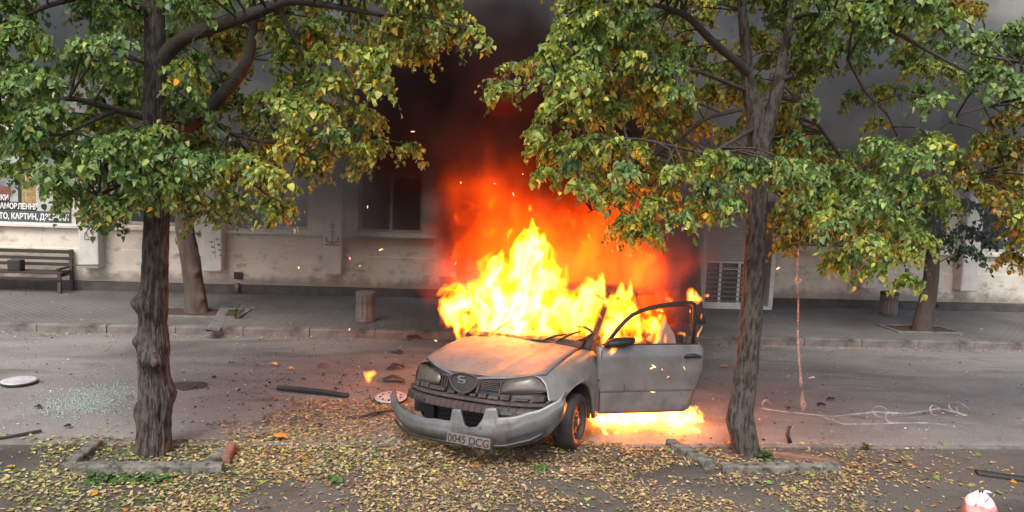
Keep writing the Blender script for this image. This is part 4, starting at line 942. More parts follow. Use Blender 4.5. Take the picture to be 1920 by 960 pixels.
t = MB().tube([(.875, -.05, .835), (.92, -.062, .848), (.99, -.062, .848), (1.05, -.052, .835)], [.014, .022, .022, .014], 8)
t.lathe([(.042, -.002), (.028, .004)], 14, (.965, -.045, .83), 'y'); t.out('handle', BLACK, door, True)
t = MB().box(.26, .264, -.0455, -.04, .50, .72).out('skin_crease', BLACK, door)
MB().tube([(.01+.0*k, -.046+.004*math.sin(k*.4), .30+.62*k/11) for k in range(12)], .004, 5).out('door_edge_gap', BLACK, door)
MB().lathe([(.012, 0), (.010, .004)], 10, (.93, -.052, .79), 'y').out('lock_barrel', STEEL, door)
MB().tube([(u, -.006-.0*u, .957) for u in np.linspace(.02, 1.03, 12)], .009, 6).out('waist_seal', BLACK, door)
# mirror: an egg-shaped housing on a foot
prf = [(.0, -.20), (.03, -.19), (.055, -.15), (.068, -.08), (.066, .0), (.05, .07), (.03, .10), (.0, .11)]
V = []; n = 14
for r, h in prf:
    for k in range(n): a = 2*math.pi*k/n; V.append((.23+h*1.0, -.07+r*.95*math.sin(a), .995+r*math.cos(a)*(.75)+.12*(h+.05)))
m = len(prf)
V2 = [(.215-(q[0]-.215), q[1], q[2]) for q in V]
MB().add(V, [(i*n+k, i*n+(k+1) % n, (i+1)*n+(k+1) % n, (i+1)*n+k) for i in range(m-1) for k in range(n)]).tube([(.06, 0, .94), (.1, -.05, .955), (.16, -.07, .975)], .02, 6).out('wing_mirror', BLACK, door, True)
SH_ = bpy.data.materials.new('sooty_glass'); N, K, P = nodes(SH_); P.inputs['Base Color'].default_value = (.5, .4, .35, 1); P.inputs['Alpha'].default_value = .35; P.inputs['Roughness'].default_value = .3
for o in bpy.data.objects:
    if o.name.startswith('glass_shard'): o.data.materials.clear(); o.data.materials.append(SH_)
# ------------------------------------------------------------------ fire
def surface_nets(f, o, h):
    s = f > 0; nx, ny, nz = f.shape
    a = s[:-1, :-1, :-1].astype(np.int8)
    cnt = sum(s[i:nx-1+i, j:ny-1+j, k:nz-1+k].astype(np.int8) for i in (0, 1) for j in (0, 1) for k in (0, 1))
    act = (cnt > 0) & (cnt < 8); idx = -np.ones(act.shape, np.int64); I = np.argwhere(act); idx[act] = np.arange(len(I))
    acc = np.zeros((len(I), 3)); num = np.zeros(len(I))
    cor = [(i, j, k) for i in (0, 1) for j in (0, 1) for k in (0, 1)]
    for c1 in cor:
        for ax in range(3):
            if c1[ax]: continue
            c2 = list(c1); c2[ax] = 1
            v1 = f[I[:, 0]+c1[0], I[:, 1]+c1[1], I[:, 2]+c1[2]]; v2 = f[I[:, 0]+c2[0], I[:, 1]+c2[1], I[:, 2]+c2[2]]
            m = (v1 > 0) != (v2 > 0); t = np.where(m, v1/(v1-v2+1e-12), 0); p = np.zeros((len(I), 3)); p[:] = c1; p[:, ax] = t
            acc[m] += p[m]; num[m] += 1
    V = (I+acc/num[:, None])*h+np.array(o); F = []
    for ax in range(3):
        b, c = (ax+1) % 3, (ax+2) % 3
        sl1 = [slice(0, -1)]*3; sl2 = [slice(0, -1)]*3; sl2[ax] = slice(1, None)
        s1 = s[tuple(slice(0, n-1) for n in f.shape)]; sh = [slice(0, n-1) for n in f.shape]; sh[ax] = slice(1, f.shape[ax]); s2 = s[tuple(sh)]
        E = np.argwhere(s1 != s2); E = E[(E[:, b] > 0) & (E[:, c] > 0)]
        db = np.zeros(3, int); db[b] = 1; dc = np.zeros(3, int); dc[c] = 1
        g = lambda q: idx[q[:, 0], q[:, 1], q[:, 2]]
        Q = np.stack([g(E-db-dc), g(E-dc), g(E), g(E-db)], 1); fl = ~s1[E[:, 0], E[:, 1], E[:, 2]]
        Q[fl] = Q[fl][:, ::-1]; F.append(Q)
    F = np.concatenate(F); F = F[(F >= 0).all(1)]
    return V, F
def flame_mat(name, c, dens, surf):
    m = bpy.data.materials.new(name); m.use_nodes = True; N = m.node_tree.nodes; K = m.node_tree.links; N.clear()
    o = N.new('ShaderNodeOutputMaterial'); e = N.new('ShaderNodeEmission'); e.inputs[0].default_value = (*c, 1); e.inputs[1].default_value = dens; K.new(e.outputs[0], o.inputs['Volume'])
    t = N.new('ShaderNodeBsdfTransparent'); s = N.new('ShaderNodeEmission'); s.inputs[0].default_value = (*c, 1); s.inputs[1].default_value = surf
    ad = N.new('ShaderNodeAddShader'); K.new(t.outputs[0], ad.inputs[0]); K.new(s.outputs[0], ad.inputs[1]); K.new(ad.outputs[0], o.inputs['Surface'])
    m.volume_intersection_method = 'ACCURATE' if hasattr(m, 'volume_intersection_method') else None
    try: m.cycles.homogeneous_volume = True
    except Exception: pass
    return m
F_OUT = flame_mat('flame_outer', (1, .11, .002), 8., .015)
F_RED = flame_mat('flame_thin', (1, .05, .001), 2.6, .006)
F_MID = flame_mat('flame_body', (1, .36, .005), 11., .02)
F_CORE = flame_mat('flame_core', (1, .58, .15), 15., .03)
def flames(name, label, blobs, h, seed, parent=None, freq=5., amp=1.0, levels=((F_OUT, 0.), (F_MID, .24), (F_CORE, .72)), zmin=None, dep=1.9):
    B = np.array([(*at(x, y, Y), r/FPX*Y, w) for x, y, Y, r, w in blobs])
    if name == 'door_fire': B[:, 3] *= 1.3; B[:, 4] *= 1.35
    pad = 0
    lo = (B[:, :3]-B[:, 3:4]*1.6).min(0)-.05; hi = (B[:, :3]+B[:, 3:4]*np.array([[1.6, 1.6, 2.4]])).max(0)+.05
    if zmin is not None: lo[2] = max(lo[2], zmin-.06)
    n = np.ceil((hi-lo)/h).astype(int); ax = [lo[k]+h*np.arange(n[k]) for k in range(3)]
    P = np.stack(np.meshgrid(*ax, indexing='ij'), -1).astype(np.float32)
    q = P*np.array([1, 1, .62], np.float32)*freq+seed*11.3; q[..., 2] -= 0
    wpx = fbm(q*.55+3.1, 2)-.5; wpy = fbm(q*.55+9.7, 2)-.5; wz_ = fbm(q*.5+17., 2)-.5
    W = P+np.stack([wpx*.42, wpy*.42, wz_*.75], -1)*amp*.75
    q2 = (W*np.array([1, 1, .55], np.float32))*freq*1.7
    n1 = fbm(q2, 4, .55); n2 = 1-2*np.abs(fbm(q2*.9+31, 3, .55)-.5)
    f = np.full(P.shape[:3], -1., np.float32); acc = np.zeros_like(f)
    for bx_, by_, bz_, br, w_ in B:
        d2 = ((W[..., 0]-bx_)**2+((W[..., 1]-by_)*dep)**2+((W[..., 2]-bz_)/1.25)**2)/br**2
        acc += w_*np.exp(-d2*1.25)
    f = 1.5*np.tanh(acc/1.5)-.50+(n1-.5)*2.9*amp+(n2-.80)*2.4*amp-1.6*np.clip(1-acc/.42, 0, 1)
    f[[0, -1]] = -1; f[:, [0, -1]] = -1; f[:, :, [0, -1]] = -1
    if zmin is not None: f[P[..., 2] < zmin] = -1
    par = parent or empty(name); L(par, label, 'fire')
    for m, lv in levels:
        V, F = surface_nets(f-lv, lo, h)
        if len(F): raw('flame', V, F, m, par, True)
    return par
main = [(868, 600, 7.9, 40, 1.1), (858, 560, 8.1, 30, .8), (905, 565, 8.0, 46, 1.1), (935, 600, 7.8, 48, 1.3), (940, 545, 8.1, 46, 1.2), (905, 520, 8.2, 28, .6), (925, 490, 8.2, 28, .6), (910, 465, 8.2, 16, .5), (985, 590, 7.8, 52, 1.4), (985, 530, 8.0, 46, 1.3), (990, 480, 8.1, 34, 1.0), (1000, 450, 8.1, 26, .9), (994, 415, 8.1, 16, .8), (1040, 545, 8.0, 40, 1.1), (1045, 600, 7.8, 46, 1.3), (1052, 512, 8.1, 22, .7), (1090, 575, 7.9, 34, 1.0), (1095, 530, 8.2, 18, .7), (1100, 610, 7.8, 38, 1.1), (1140, 590, 8.0, 26, .9), (1130, 560, 8.1, 20, .7),
        (1176, 505, 8.2, 13, .9), (1180, 535, 8.2, 19, 1.1), (1178, 565, 8.1, 26, 1.1), (1195, 595, 8.0, 26, 1.0), (1160, 610, 7.8, 28, .8), (1128, 635, 7.4, 16, .9), (880, 628, 7.6, 24, .8), (1010, 625, 7.6, 24, .9), (1096, 452, 8.3, 15, .85), (1105, 440, 8.3, 10, .6), (1000, 382, 8.3, 12, .55), (880, 400, 8.3, 9, .45), (905, 372, 8.3, 9, .5), (968, 372, 8.3, 7, .5), (840, 600, 8.0, 18, .5), (950, 632, 7.55, 20, .6), (1118, 590, 7.2, 18, .9), (1140, 570, 7.5, 22, .9), (1150, 605, 7.2, 20, .9), (1160, 580, 7.6, 22, .8), (1215, 585, 7.9, 22, .8), (1205, 620, 7.7, 24, .8), (845, 540, 8.2, 20, .7), (1075, 500, 8.3, 16, .6), (950, 450, 8.3, 20, .6), (1195, 640, 7.5, 20, .7), (1225, 600, 7.8, 20, .8), (1240, 625, 7.6, 18, .7), (1170, 545, 8.0, 22, .8), (1110, 560, 7.9, 22, .8), (1180, 605, 7.4, 18, .8)]
fire = flames('car_fire', 'huge yellow and orange fire pouring out of the car cabin', main, .0155, 1, freq=6.2)
ton = [(x, y, 8.7+rnd.uniform(-.3, .3), r_, w_) for x, y, r_, w_ in ((870, 420, 20, .8), (885, 380, 15, .8), (878, 350, 9, .7), (920, 380, 16, .8), (915, 430, 24, .8), (960, 400, 18, .7), (990, 370, 13, .7), (1020, 400, 20, .7), (1060, 420, 24, .8), (1100, 470, 28, .9), (1130, 430, 22, .8), (1120, 390, 14, .6), (1170, 460, 26, .8), (1210, 520, 26, .8), (1230, 480, 18, .6), (860, 480, 24, .9), (850, 530, 24, .9), (845, 590, 20, .9), (1080, 370, 12, .6), (1250, 560, 18, .6), (900, 330, 8, .5), (905, 295, 7, .5), (930, 350, 8, .5))]
flames('high_flames', 'thin orange-red tongues torn off above the burning cabin', ton, .02, 6, freq=6.5, amp=1.0, levels=((F_RED, -.12), (F_OUT, .62)))
L(flames('door_fire', 'small flames licking along the window frame of the open car door', [(1140, 625, 7.15, 14, 1), (1160, 610, 7.15, 12, 1), (1180, 592, 7.15, 10, 1), (1205, 578, 7.15, 8, .9), (1230, 572, 7.18, 7, .9), (1260, 566, 7.2, 6, .8), (1292, 563, 7.2, 9, 1), (1304, 556, 7.2, 9, 1), (1310, 568, 7.2, 6, .8), (1308, 600, 7.2, 4, .7), (1307, 620, 7.2, 4, .8), (1292, 590, 7.12, 3, .7), (1150, 640, 7.1, 10, 1), (1175, 640, 7.12, 8, 1), (1200, 639, 7.12, 8, 1), (1225, 638, 7.12, 7, 1), (1250, 638, 7.14, 6, 1), (1275, 638, 7.14, 5, 1), (1215, 610, 7.25, 12, .7), (1235, 600, 7.3, 9, .6), (1150, 648, 6.93, 5, .9), (1162, 655, 6.93, 4, .9)], .008, 2, freq=13, amp=.6, dep=1., levels=((F_OUT, 0.), (F_MID, .2), (F_CORE, .5))), None)
und = []
for k in range(14):
    x = 1112+k*14; Y = 7.75-.018*(x-1112)/14+.0; g_ = gnd(x, 800)
    und.append((x, 783-rnd.uniform(0, 6), g_[1]+.12, 20+rnd.uniform(-2, 3), 1.5))
und += [(x, 806, gnd(x, 812)[1], 9, .9) for x in (1110, 1135, 1160, 1180, 1200, 1225)]+[(1290, 792, 7.35, 8, .8), (1303, 803, 7.2, 6, .8), (1314, 810, 7.15, 4.5, .8), (1322, 814, 7.1, 3.5, .8), (1170, 815, 7.0, 8, .8), (1280, 795, 7.35, 11, 1.1), (1298, 800, 7.25, 8, 1.0), (1130, 770, 7.9, 10, .6)]
L(flames('ground_fire', 'bright band of burning fuel on the road under the open door', und, .0085, 3, freq=10, amp=.9, dep=1.0, zmin=.003, levels=((F_OUT, 0.), (F_MID, .15), (F_CORE, .38))), None)
L(flames('small_flame', 'single small flame on the road left of the car', [(690, 711, gnd(690, 718)[1], 9, 1.2), (698, 706, gnd(690, 718)[1], 5, 1.0), (703, 702, gnd(690, 718)[1], 3, .8)], .006, 4, freq=14, amp=.5, dep=1., zmin=.003, levels=((F_OUT, 0.), (F_MID, .25), (F_CORE, .8))), None)
def lampl(p, power, r, parent, col=(1, .17, .018)):
    l = bpy.data.lights.new('flame_light', 'POINT'); l.energy = power; l.color = col; l.shadow_soft_size = r
    o = bpy.data.objects.new('flame_light', l); COL.objects.link(o); o.location = p; o.parent = parent; return o
lampl(at(945, 570, 8.25), 48, .22, fire); lampl(at(1045, 585, 8.25), 46, .2, fire); lampl(at(990, 500, 8.3), 40, .18, fire); lampl(at(1180, 560, 8.1), 40, .1, fire)
gf = bpy.data.objects['ground_fire']; lampl(at(1170, 786, 7.5), 45, .07, gf); lampl(at(1265, 786, 7.45), 45, .07, gf)
# ------------------------------------------------------------------ smoke
def smoke():
    m = bpy.data.materials.new('black_smoke'); m.use_nodes = True; N = m.node_tree.nodes; K = m.node_tree.links; N.clear()
    out = N.new('ShaderNodeOutputMaterial'); pv = N.new('ShaderNodeVolumePrincipled'); K.new(pv.outputs[0], out.inputs['Volume'])
    tc = N.new('ShaderNodeTexCoord'); P = tc.outputs['Object']
    def math_(op, a, b=None, c=None, clamp=False):
        n = N.new('ShaderNodeMath'); n.operation = op; n.use_clamp = clamp
        for i, v in enumerate((a, b, c)):
            if v is None: continue
            if isinstance(v, (int, float)): n.inputs[i].default_value = v
            else: K.new(v, n.inputs[i])
        return n.outputs[0]
    def vm(op, a, b=None):
        n = N.new('ShaderNodeVectorMath'); n.operation = op
        for i, v in enumerate((a, b)):
            if v is None: continue
            if isinstance(v, tuple): n.inputs[i].default_value = v
            else: K.new(v, n.inputs[i])
        return n
    nz = N.new('ShaderNodeTexNoise'); nz.inputs['Scale'].default_value = 1.0; nz.inputs['Detail'].default_value = 6; nz.inputs['Roughness'].default_value = .55; K.new(P, nz.inputs['Vector'])
    wv = vm('SUBTRACT', nz.outputs['Color'], (.5, .5, .5)).outputs[0]; sc = N.new('ShaderNodeVectorMath'); sc.operation = 'MULTIPLY_ADD'; K.new(wv, sc.inputs[0]); sc.inputs[1].default_value = (2.0, 1.6, 2.2); K.new(P, sc.inputs[2]); W = sc.outputs[0]
    def ell(c, r, edge=1.0):
        d = vm('SUBTRACT', W, tuple(map(float, c))).outputs[0]; d = vm('MULTIPLY', d, tuple(1/x for x in r)).outputs[0]
        ln = vm('LENGTH', d).outputs['Value']; q = math_('SUBTRACT', 1.0, ln, clamp=True); return math_('MULTIPLY', q, q)
    tot = None
    for c, r, a in SMOKE:
        e = math_('MULTIPLY', ell(c, r), a); tot = e if tot is None else math_('ADD', tot, e)
    dn = math_('MULTIPLY', tot, math_('MULTIPLY_ADD', nz.outputs['Fac'], 5.2, -1.75, clamp=False)); dn = math_('MAXIMUM', dn, 0.0)
    K.new(dn, pv.inputs['Density'])
    mx = N.new('ShaderNodeMix'); mx.data_type = 'RGBA'; mx.inputs['A'].default_value = (.34, .37, .385, 1); mx.inputs['B'].default_value = (.07, .05, .05, 1)
    co = ell(*CORE_); K.new(math_('MULTIPLY', co, 5.0, clamp=True), mx.inputs['Factor']); K.new(mx.outputs['Result'], pv.inputs['Color']); pv.inputs['Absorption Color'].default_value = (0, 0, 0, 1); pv.inputs['Anisotropy'].default_value = .2
    g = None
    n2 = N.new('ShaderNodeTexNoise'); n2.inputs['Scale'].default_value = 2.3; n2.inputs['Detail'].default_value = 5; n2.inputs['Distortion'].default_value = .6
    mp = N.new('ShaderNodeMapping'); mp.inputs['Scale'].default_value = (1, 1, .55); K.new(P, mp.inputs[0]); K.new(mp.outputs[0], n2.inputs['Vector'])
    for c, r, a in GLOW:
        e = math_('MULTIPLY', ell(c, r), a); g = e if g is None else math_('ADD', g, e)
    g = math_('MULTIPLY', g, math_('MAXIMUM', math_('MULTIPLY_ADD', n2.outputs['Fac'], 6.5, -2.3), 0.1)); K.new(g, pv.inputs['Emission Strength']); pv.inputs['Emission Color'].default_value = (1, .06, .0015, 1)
    return m
A = lambda x, y, Y: tuple(at(x, y, Y))
SMOKE = [(A(900, 170, 9.6), (2.6, 1.5, 2.3), 17), (A(720, 320, 11.4), (2.6, 2.0, 2.5), 1.5), (A(560, 250, 12), (2.8, 2.0, 2.8), 1.7), (A(1150, 250, 10.8), (3.0, 1.8, 2.4), 7), (A(1090, 450, 10.0), (2.35, 1.3, 2.1), 22), (A(1550, 110, 12.0), (6.5, 2.6, 3.2), 3.8), (A(260, 0, 12.5), (5, 2.4, 3.2), 3.2), (A(940, -150, 10.5), (3.6, 2, 3), 7), (A(1800, 220, 12.0), (3.6, 2.2, 2.5), 3.4)]
CORE_ = (A(930, 280, 9.8), (3.5, 3.2, 2.9))
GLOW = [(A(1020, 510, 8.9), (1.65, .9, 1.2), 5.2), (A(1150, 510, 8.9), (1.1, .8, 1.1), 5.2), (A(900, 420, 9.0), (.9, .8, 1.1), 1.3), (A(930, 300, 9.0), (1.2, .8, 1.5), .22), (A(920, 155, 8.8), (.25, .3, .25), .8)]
sm = MB().box(-8, 13, 8.0, 14.5, .25, 7.6).out('smoke', smoke()); L(sm, kind='stuff')
sm.location = (0, 0, 0)
# ------------------------------------------------------------------ litter and debris
_v = np.array([(0, 0, 0), (.20, .22, .05), (.25, .55, .02), (.10, .85, .02), (0, 1, -.03), (-.12, .8, .03), (-.26, .5, .06), (-.18, .2, .06), (0, .5, -.03)])
OF = (_v, np.array([(0, 1, 8), (1, 2, 8), (2, 3, 8), (3, 4, 8), (4, 5, 8), (5, 6, 8), (6, 7, 8), (7, 0, 8)]))
LITM = tint_mat('dry_leaf', .75, .15, .2)
def scatter(name, n, region, sz, pal, seed, z=0., weight=None, curl=.35, base=None, flat=.35, hf=None):
    r = np.random.RandomState(seed); x0, x1, y0, y1 = region; P = []
    tot = 0
    while tot < n:
        q = np.stack([r.uniform(x0, x1, 20000), r.uniform(y0, y1, 20000), np.zeros(20000)], 1)
        if weight is not None: q = q[r.rand(len(q)) < weight(q)]
        P.append(q); tot += len(q)
        if len(P) > 60: break
    P = np.concatenate(P)[:n]; n = len(P)
    az = r.uniform(0, 2*math.pi, n); y = np.stack([np.cos(az), np.sin(az), r.normal(0, .18, n)], 1); nn = np.stack([r.normal(0, flat, n), r.normal(0, flat, n), np.ones(n)], 1)
    s = r.uniform(sz[0], sz[1], n); P[:, 2] = z+r.uniform(.004, .022, n)+(hf(P) if hf else 0)
    c = np.array([p[0] for p in pal]); w_ = np.array([p[1] for p in pal]); w_ = w_/w_.sum()
    cc = c[r.choice(len(c), n, p=w_)]*r.uniform(.65, 1.25, (n, 1))
    V, F, C = place(base or OF, P[:n*2//3], rot_from(y, nn)[:n*2//3], s[:n*2//3], cc[:n*2//3]); V_, F_, C_ = place(base or BF, P[n*2//3:], rot_from(y, nn)[n*2//3:], s[n*2//3:], cc[n*2//3:])
    F = np.concatenate([F, F_+len(V)]); V = np.concatenate([V, V_]); C = np.concatenate([C, C_]); V[:, 2] = np.maximum(V[:, 2], z+.002)
    o = raw(name, V, F, LITM, None, True, C); o['kind'] = 'stuff'; return o
def poly_w(poly, soft=18):
    pa = np.array(poly, float)
    def f(q):
        ux, uy = proj(q); ins = np.zeros(len(q), bool); j = len(pa)-1
        jx = ux+(fbm(q*1.7+4, 3)-.5)*170; jy = uy+(fbm(q*1.9+8, 3)-.5)*60
        for i in range(len(pa)):
            c = ((pa[i, 1] > jy) != (pa[j, 1] > jy)) & (jx < (pa[j, 0]-pa[i, 0])*(jy-pa[i, 1])/(pa[j, 1]-pa[i, 1]+1e-9)+pa[i, 0]); ins ^= c; j = i
        return ins
    return f
TAN = [((.44, .31, .18), 4), ((.36, .24, .13), 3.5), ((.50, .40, .25), 2), ((.32, .17, .08), 2.2), ((.48, .40, .12), 1.2), ((.24, .25, .09), .8), ((.2, .13, .08), 1.2)]
GRN = [((.42, .36, .2), 3), ((.36, .34, .14), 3), ((.2, .26, .08), 2.2), ((.10, .17, .05), 1.8), ((.46, .4, .22), 2), ((.5, .42, .06), .6), ((.2, .14, .08), 1)]
W1 = poly_w([(420, 800), (520, 745), (640, 735), (790, 745), (830, 835), (1100, 838), (1260, 838), (1350, 850), (1420, 880), (1150, 900), (900, 900), (700, 905), (500, 900), (420, 860)])
W2 = poly_w([(90, 832), (420, 832), (520, 790), (760, 840), (860, 850), (820, 880), (560, 900), (440, 930), (320, 990), (0, 990), (0, 900), (120, 880)])
W3 = poly_w([(300, 880), (1600, 860), (1720, 990), (200, 990)])
MA, MB_ = gnd(770, 852)[:2], gnd(1150, 850)[:2]
def mound(q):
    q = np.asarray(q, float); d = MB_-MA; t = np.clip(((q[:, :2]-MA)@d)/(d@d), 0, 1); r_ = np.linalg.norm(q[:, :2]-MA-t[:, None]*d, axis=1)
    return .085*np.exp(-(r_/.16)**2)*(.6+.8*fbm(np.c_[q[:, :2]*4, np.zeros(len(q))], 2))
gx, gy = np.meshgrid(np.linspace(MA[0]-.45, MB_[0]+.45, 90), np.linspace(min(MA[1], MB_[1])-.4, max(MA[1], MB_[1])+.35, 34), indexing='ij')
gq = np.stack([gx.ravel(), gy.ravel(), np.zeros(gx.size)], 1); gq[:, 2] = mound(gq)-.012
ii = (np.arange(89)[:, None]*34+np.arange(33)[None]).ravel()
o = raw('leaf_heap', gq, np.stack([ii, ii+34, ii+35, ii+1], 1), mat('crushed_leaf_soil', (.16, .11, .07), (.07, .05, .035), .95, 30, bump=1.), smooth=True); L(o, kind='stuff')
scatter('fallen_leaves', 1500, (MA[0]-.4, MB_[0]+.4, min(MA[1], MB_[1])-.35, max(MA[1], MB_[1])+.3), (.025, .055), TAN, 65, hf=mound, weight=lambda q: mound(q) > .008)
scatter('fallen_leaves', 7600, (-3.2, 4.2, 5.6, 8.2), (.022, .052), TAN, 51, weight=W1)
scatter('fallen_leaves', 4600, (-4.6, .8, 4.6, 7.4), (.024, .056), GRN, 52, weight=W2)
scatter('fallen_leaves', 6800, (-3.5, 4.4, 4.3, 6.4), (.02, .05), TAN, 53, weight=lambda q: W3(q)*(np.clip((fbm(q*2.3+1, 3)-.43)*6, 0.08, 1)))
scatter('fallen_leaves', 2800, (-5, 5.4, 4.3, 6.85), (.02, .05), TAN, 54)
scatter('fallen_leaves', 700, (2.6, 4.6, 5.9, 6.9), (.03, .06), TAN, 64)
scatter('fallen_leaves', 520, (-5, 5.4, 4.3, 7.0), (.03, .06), [((.45, .34, .06), 1.5), ((.16, .24, .06), 2), ((.35, .36, .1), 2), ((.4, .17, .03), 1)], 55, base=LF, flat=.3)
scatter('fallen_leaves', 1100, (-9, 9, 6.9, 11.4), (.02, .045), TAN, 56, z=-.002)
scatter('fallen_leaves', 1500, (-10, 11, 11.2, 11.48), (.025, .05), [((.35, .2, .1), 3), ((.3, .14, .08), 3), ((.5, .42, .3), 2)], 57, z=-.002)
scatter('fallen_leaves', 500, (-10, 11, 11.6, 14.7), (.03, .06), TAN+[((.3, .34, .1), 2)], 58, z=.121)
G_ = gnd(230, 902)
scatter('green_leaves', 150, (G_[0]-.3, G_[0]+.42, G_[1]-.07, G_[1]+.1), (.04, .07), [((.05, .11, .035), 3), ((.08, .14, .04), 2)], 59, base=LF, flat=.7)
BIT = [((.02, .018, .018), 5), ((.05, .04, .035), 3)]; WB = [((.7, .68, .64), 3), ((.55, .5, .45), 2)]
scatter('dark_debris', 900, (-6, 8, 6.9, 11.4), (.008, .04), BIT, 60, z=-.003, weight=lambda q: np.exp(-((q[:, 0]+.5)/3.2)**2)*.8+.15)
scatter('pale_debris', 1100, (-8, 8, 6.9, 13.5), (.006, .022), WB, 61, z=-.003, weight=lambda q: (q[:, 1] < 11.4)*1.)
scatter('dark_debris', 500, (-2.6, .2, 7.3, 9.3), (.012, .055), BIT+[((.16, .05, .03), 2)], 62, z=-.003)
scatter('pale_debris', 420, (-8, 8, 6.9, 11.3), (.018, .04), WB+[((.3, .25, .2), 3)], 67, z=-.003)
scatter('dark_debris', 420, (-8, 8, 6.9, 11.3), (.015, .05), BIT, 68, z=-.003)
# crumbled green window glass
gm = bpy.data.materials.new('green_glass_crumbs'); N, K, P = nodes(gm); P.inputs['Base Color'].default_value = (.24, .36, .33, 1); P.inputs['Roughness'].default_value = .12; P.inputs['Specular IOR Level'].default_value = .8
r = np.random.RandomState(70); n = 1200; V0 = np.array([(x, y, z) for x in (-.5, .5) for y in (-.5, .5) for z in (0, 1)]); F0 = np.array([(0, 1, 3, 2), (4, 6, 7, 5), (0, 4, 5, 1), (2, 3, 7, 6), (1, 5, 7, 3)])
c0 = gnd(182, 748); PP = np.stack([c0[0]+r.normal(0, .25, n)-.1*r.rand(n), c0[1]+r.normal(0, .33, n), np.full(n, -.004)], 1)
ang = r.uniform(0, 3.14, n); s = r.uniform(.006, .014, n)
VV = np.stack([V0[None, :, 0]*np.cos(ang)[:, None]-V0[None, :, 1]*np.sin(ang)[:, None], V0[None, :, 0]*np.sin(ang)[:, None]+V0[None, :, 1]*np.cos(ang)[:, None], np.broadcast_to(V0[None, :, 2]*.6, (n, 8))], 2)*s[:, None, None]+PP[:, None]
o = raw('broken_glass', VV.reshape(-1, 3), (F0[None]+(np.arange(n)*8)[:, None, None]).reshape(-1, 4), gm); o['kind'] = 'stuff'
# hub caps
def hubcap(px, py, r, label, m):
    g = gnd(px, py); o = empty('wheel_cover', (g[0], g[1], 0)); L(o, label, 'wheel cover')
    MB().lathe([(r*.93, 0), (r*1.0, .012), (r, .03), (r*.97, .036)], 40).out('edge', BLACK, o, True)
    t = MB(); prof = [(r*.985, .034), (r*.95, .042), (r*.8, .044), (r*.72, .036), (r*.45, .05), (r*.2, .055), (r*.02, .054)]; t.lathe(prof, 40); t.out('face', m, o, True)
    for k in range(9 if px > 400 else 0):
        a = 2*math.pi*k/9; c = (r*.62*math.cos(a), r*.62*math.sin(a), .0445); MB().lathe([(r*.085, -.006), (r*.07, .003)], 8, c).out('slot', BLACK, o)
    return o
CAP = mat('silver_plastic', (.6, .61, .62), (.42, .42, .43), .4, 8, metal=.2)
hubcap(36, 719, .185, 'pale silver wheel cover lying on the road near the green glass crumbs', CAP)
hubcap(733, 750, .185, 'dusty wheel cover lying in the leaves just left of the torn bumper', CAP).rotation_euler = (.05, -.06, .4)
# long trim strips
def strip(pts, w_, h_, m, label, cat='trim strip', name='trim_strip', line=None):
    P = [np.array(p) for p in pts]; G = []
    prof = [(-.5, 0), (-.5, .55), (-.32, 1), (-.1, .75), (.1, .9), (.35, .8), (.5, .3), (.5, 0)]
    for i, p in enumerate(P):
        d = P[min(i+1, len(P)-1)]-P[max(i-1, 0)]; d /= np.linalg.norm(d); s_ = np.array([-d[1], d[0], 0]); G.append([p+s_*a*w_+np.array([0, 0, b*h_]) for a, b in prof])
    t = MB().grid(G); k = len(prof); n_ = len(P)-1; t.f += [tuple(range(k)), tuple(range(n_*k, n_*k+k))[::-1]]
    o = t.out(name, m); L(o, label, cat)
    if line: MB().tube([p+np.array([0, -.3*w_, h_*.72]) for p in P], .006, 5).out('bright_edge', line, o, True)
    return o
GRS = mat('grey_rubber', (.17, .16, .14), (.1, .09, .08), .5, 6)
strip([gnd(522, 731)+[0, 0, .01], gnd(560, 735)+[0, 0, .02], gnd(610, 740)+[0, 0, .015], gnd(652, 745)+[0, 0, .0]], .075, .045, BLACK, 'long black rubber edged trim strip lying across the leaf edge', line=GRS)
strip([gnd(-60, 832), gnd(10, 822), gnd(78, 811)+[0, 0, .01]], .03, .025, BLACK, 'thin dark stick-like trim piece at the left road edge')
strip([gnd(1830, 888), gnd(1880, 895), gnd(1990, 911)], .12, .035, BLACK, 'black ribbed plastic panel lying on the path at the right', line=BLACK)
# separate scraps
def scrap(px, py, w_, d_, m, label, cat='scrap', rz=0, h_=.02, bend=.02, name='scrap', tilt=0, seed=0):
    g = gnd(px, py); rr = random.Random(seed or int(px)); n_ = 7; G = []
    for i in range(n_):
        row = []
        for j in range(4):
            u, v_ = i/(n_-1)-.5, j/3-.5; e = 1-.45*abs(u*2)**3
            row.append((u*w_+rr.uniform(-.04, .04)*w_, v_*d_*e+rr.uniform(-.1, .1)*d_, h_*rr.uniform(.2, 1)+bend*(1-(2*u)**2)))
        G.append(row)
    o = MB().grid(G).out(name, m, solid=.006, off=1); o.location = (g[0], g[1], .004); o.rotation_euler = (tilt, 0, rz); L(o, label, cat); return o
YEL = mat('yellow_plastic', (.75, .55, .16), (.6, .42, .1), .5, 8); ORG = mat('orange_plastic', (.75, .32, .05), rough=.4); RED = mat('red_lens', (.35, .02, .02), (.2, .01, .015), .3, 8); CARD = mat('brown_leaf_skin', (.5, .25, .05), (.35, .17, .04), .7, 8)
PALE = mat('pale_scrap', (.6, .57, .52), rough=.6)
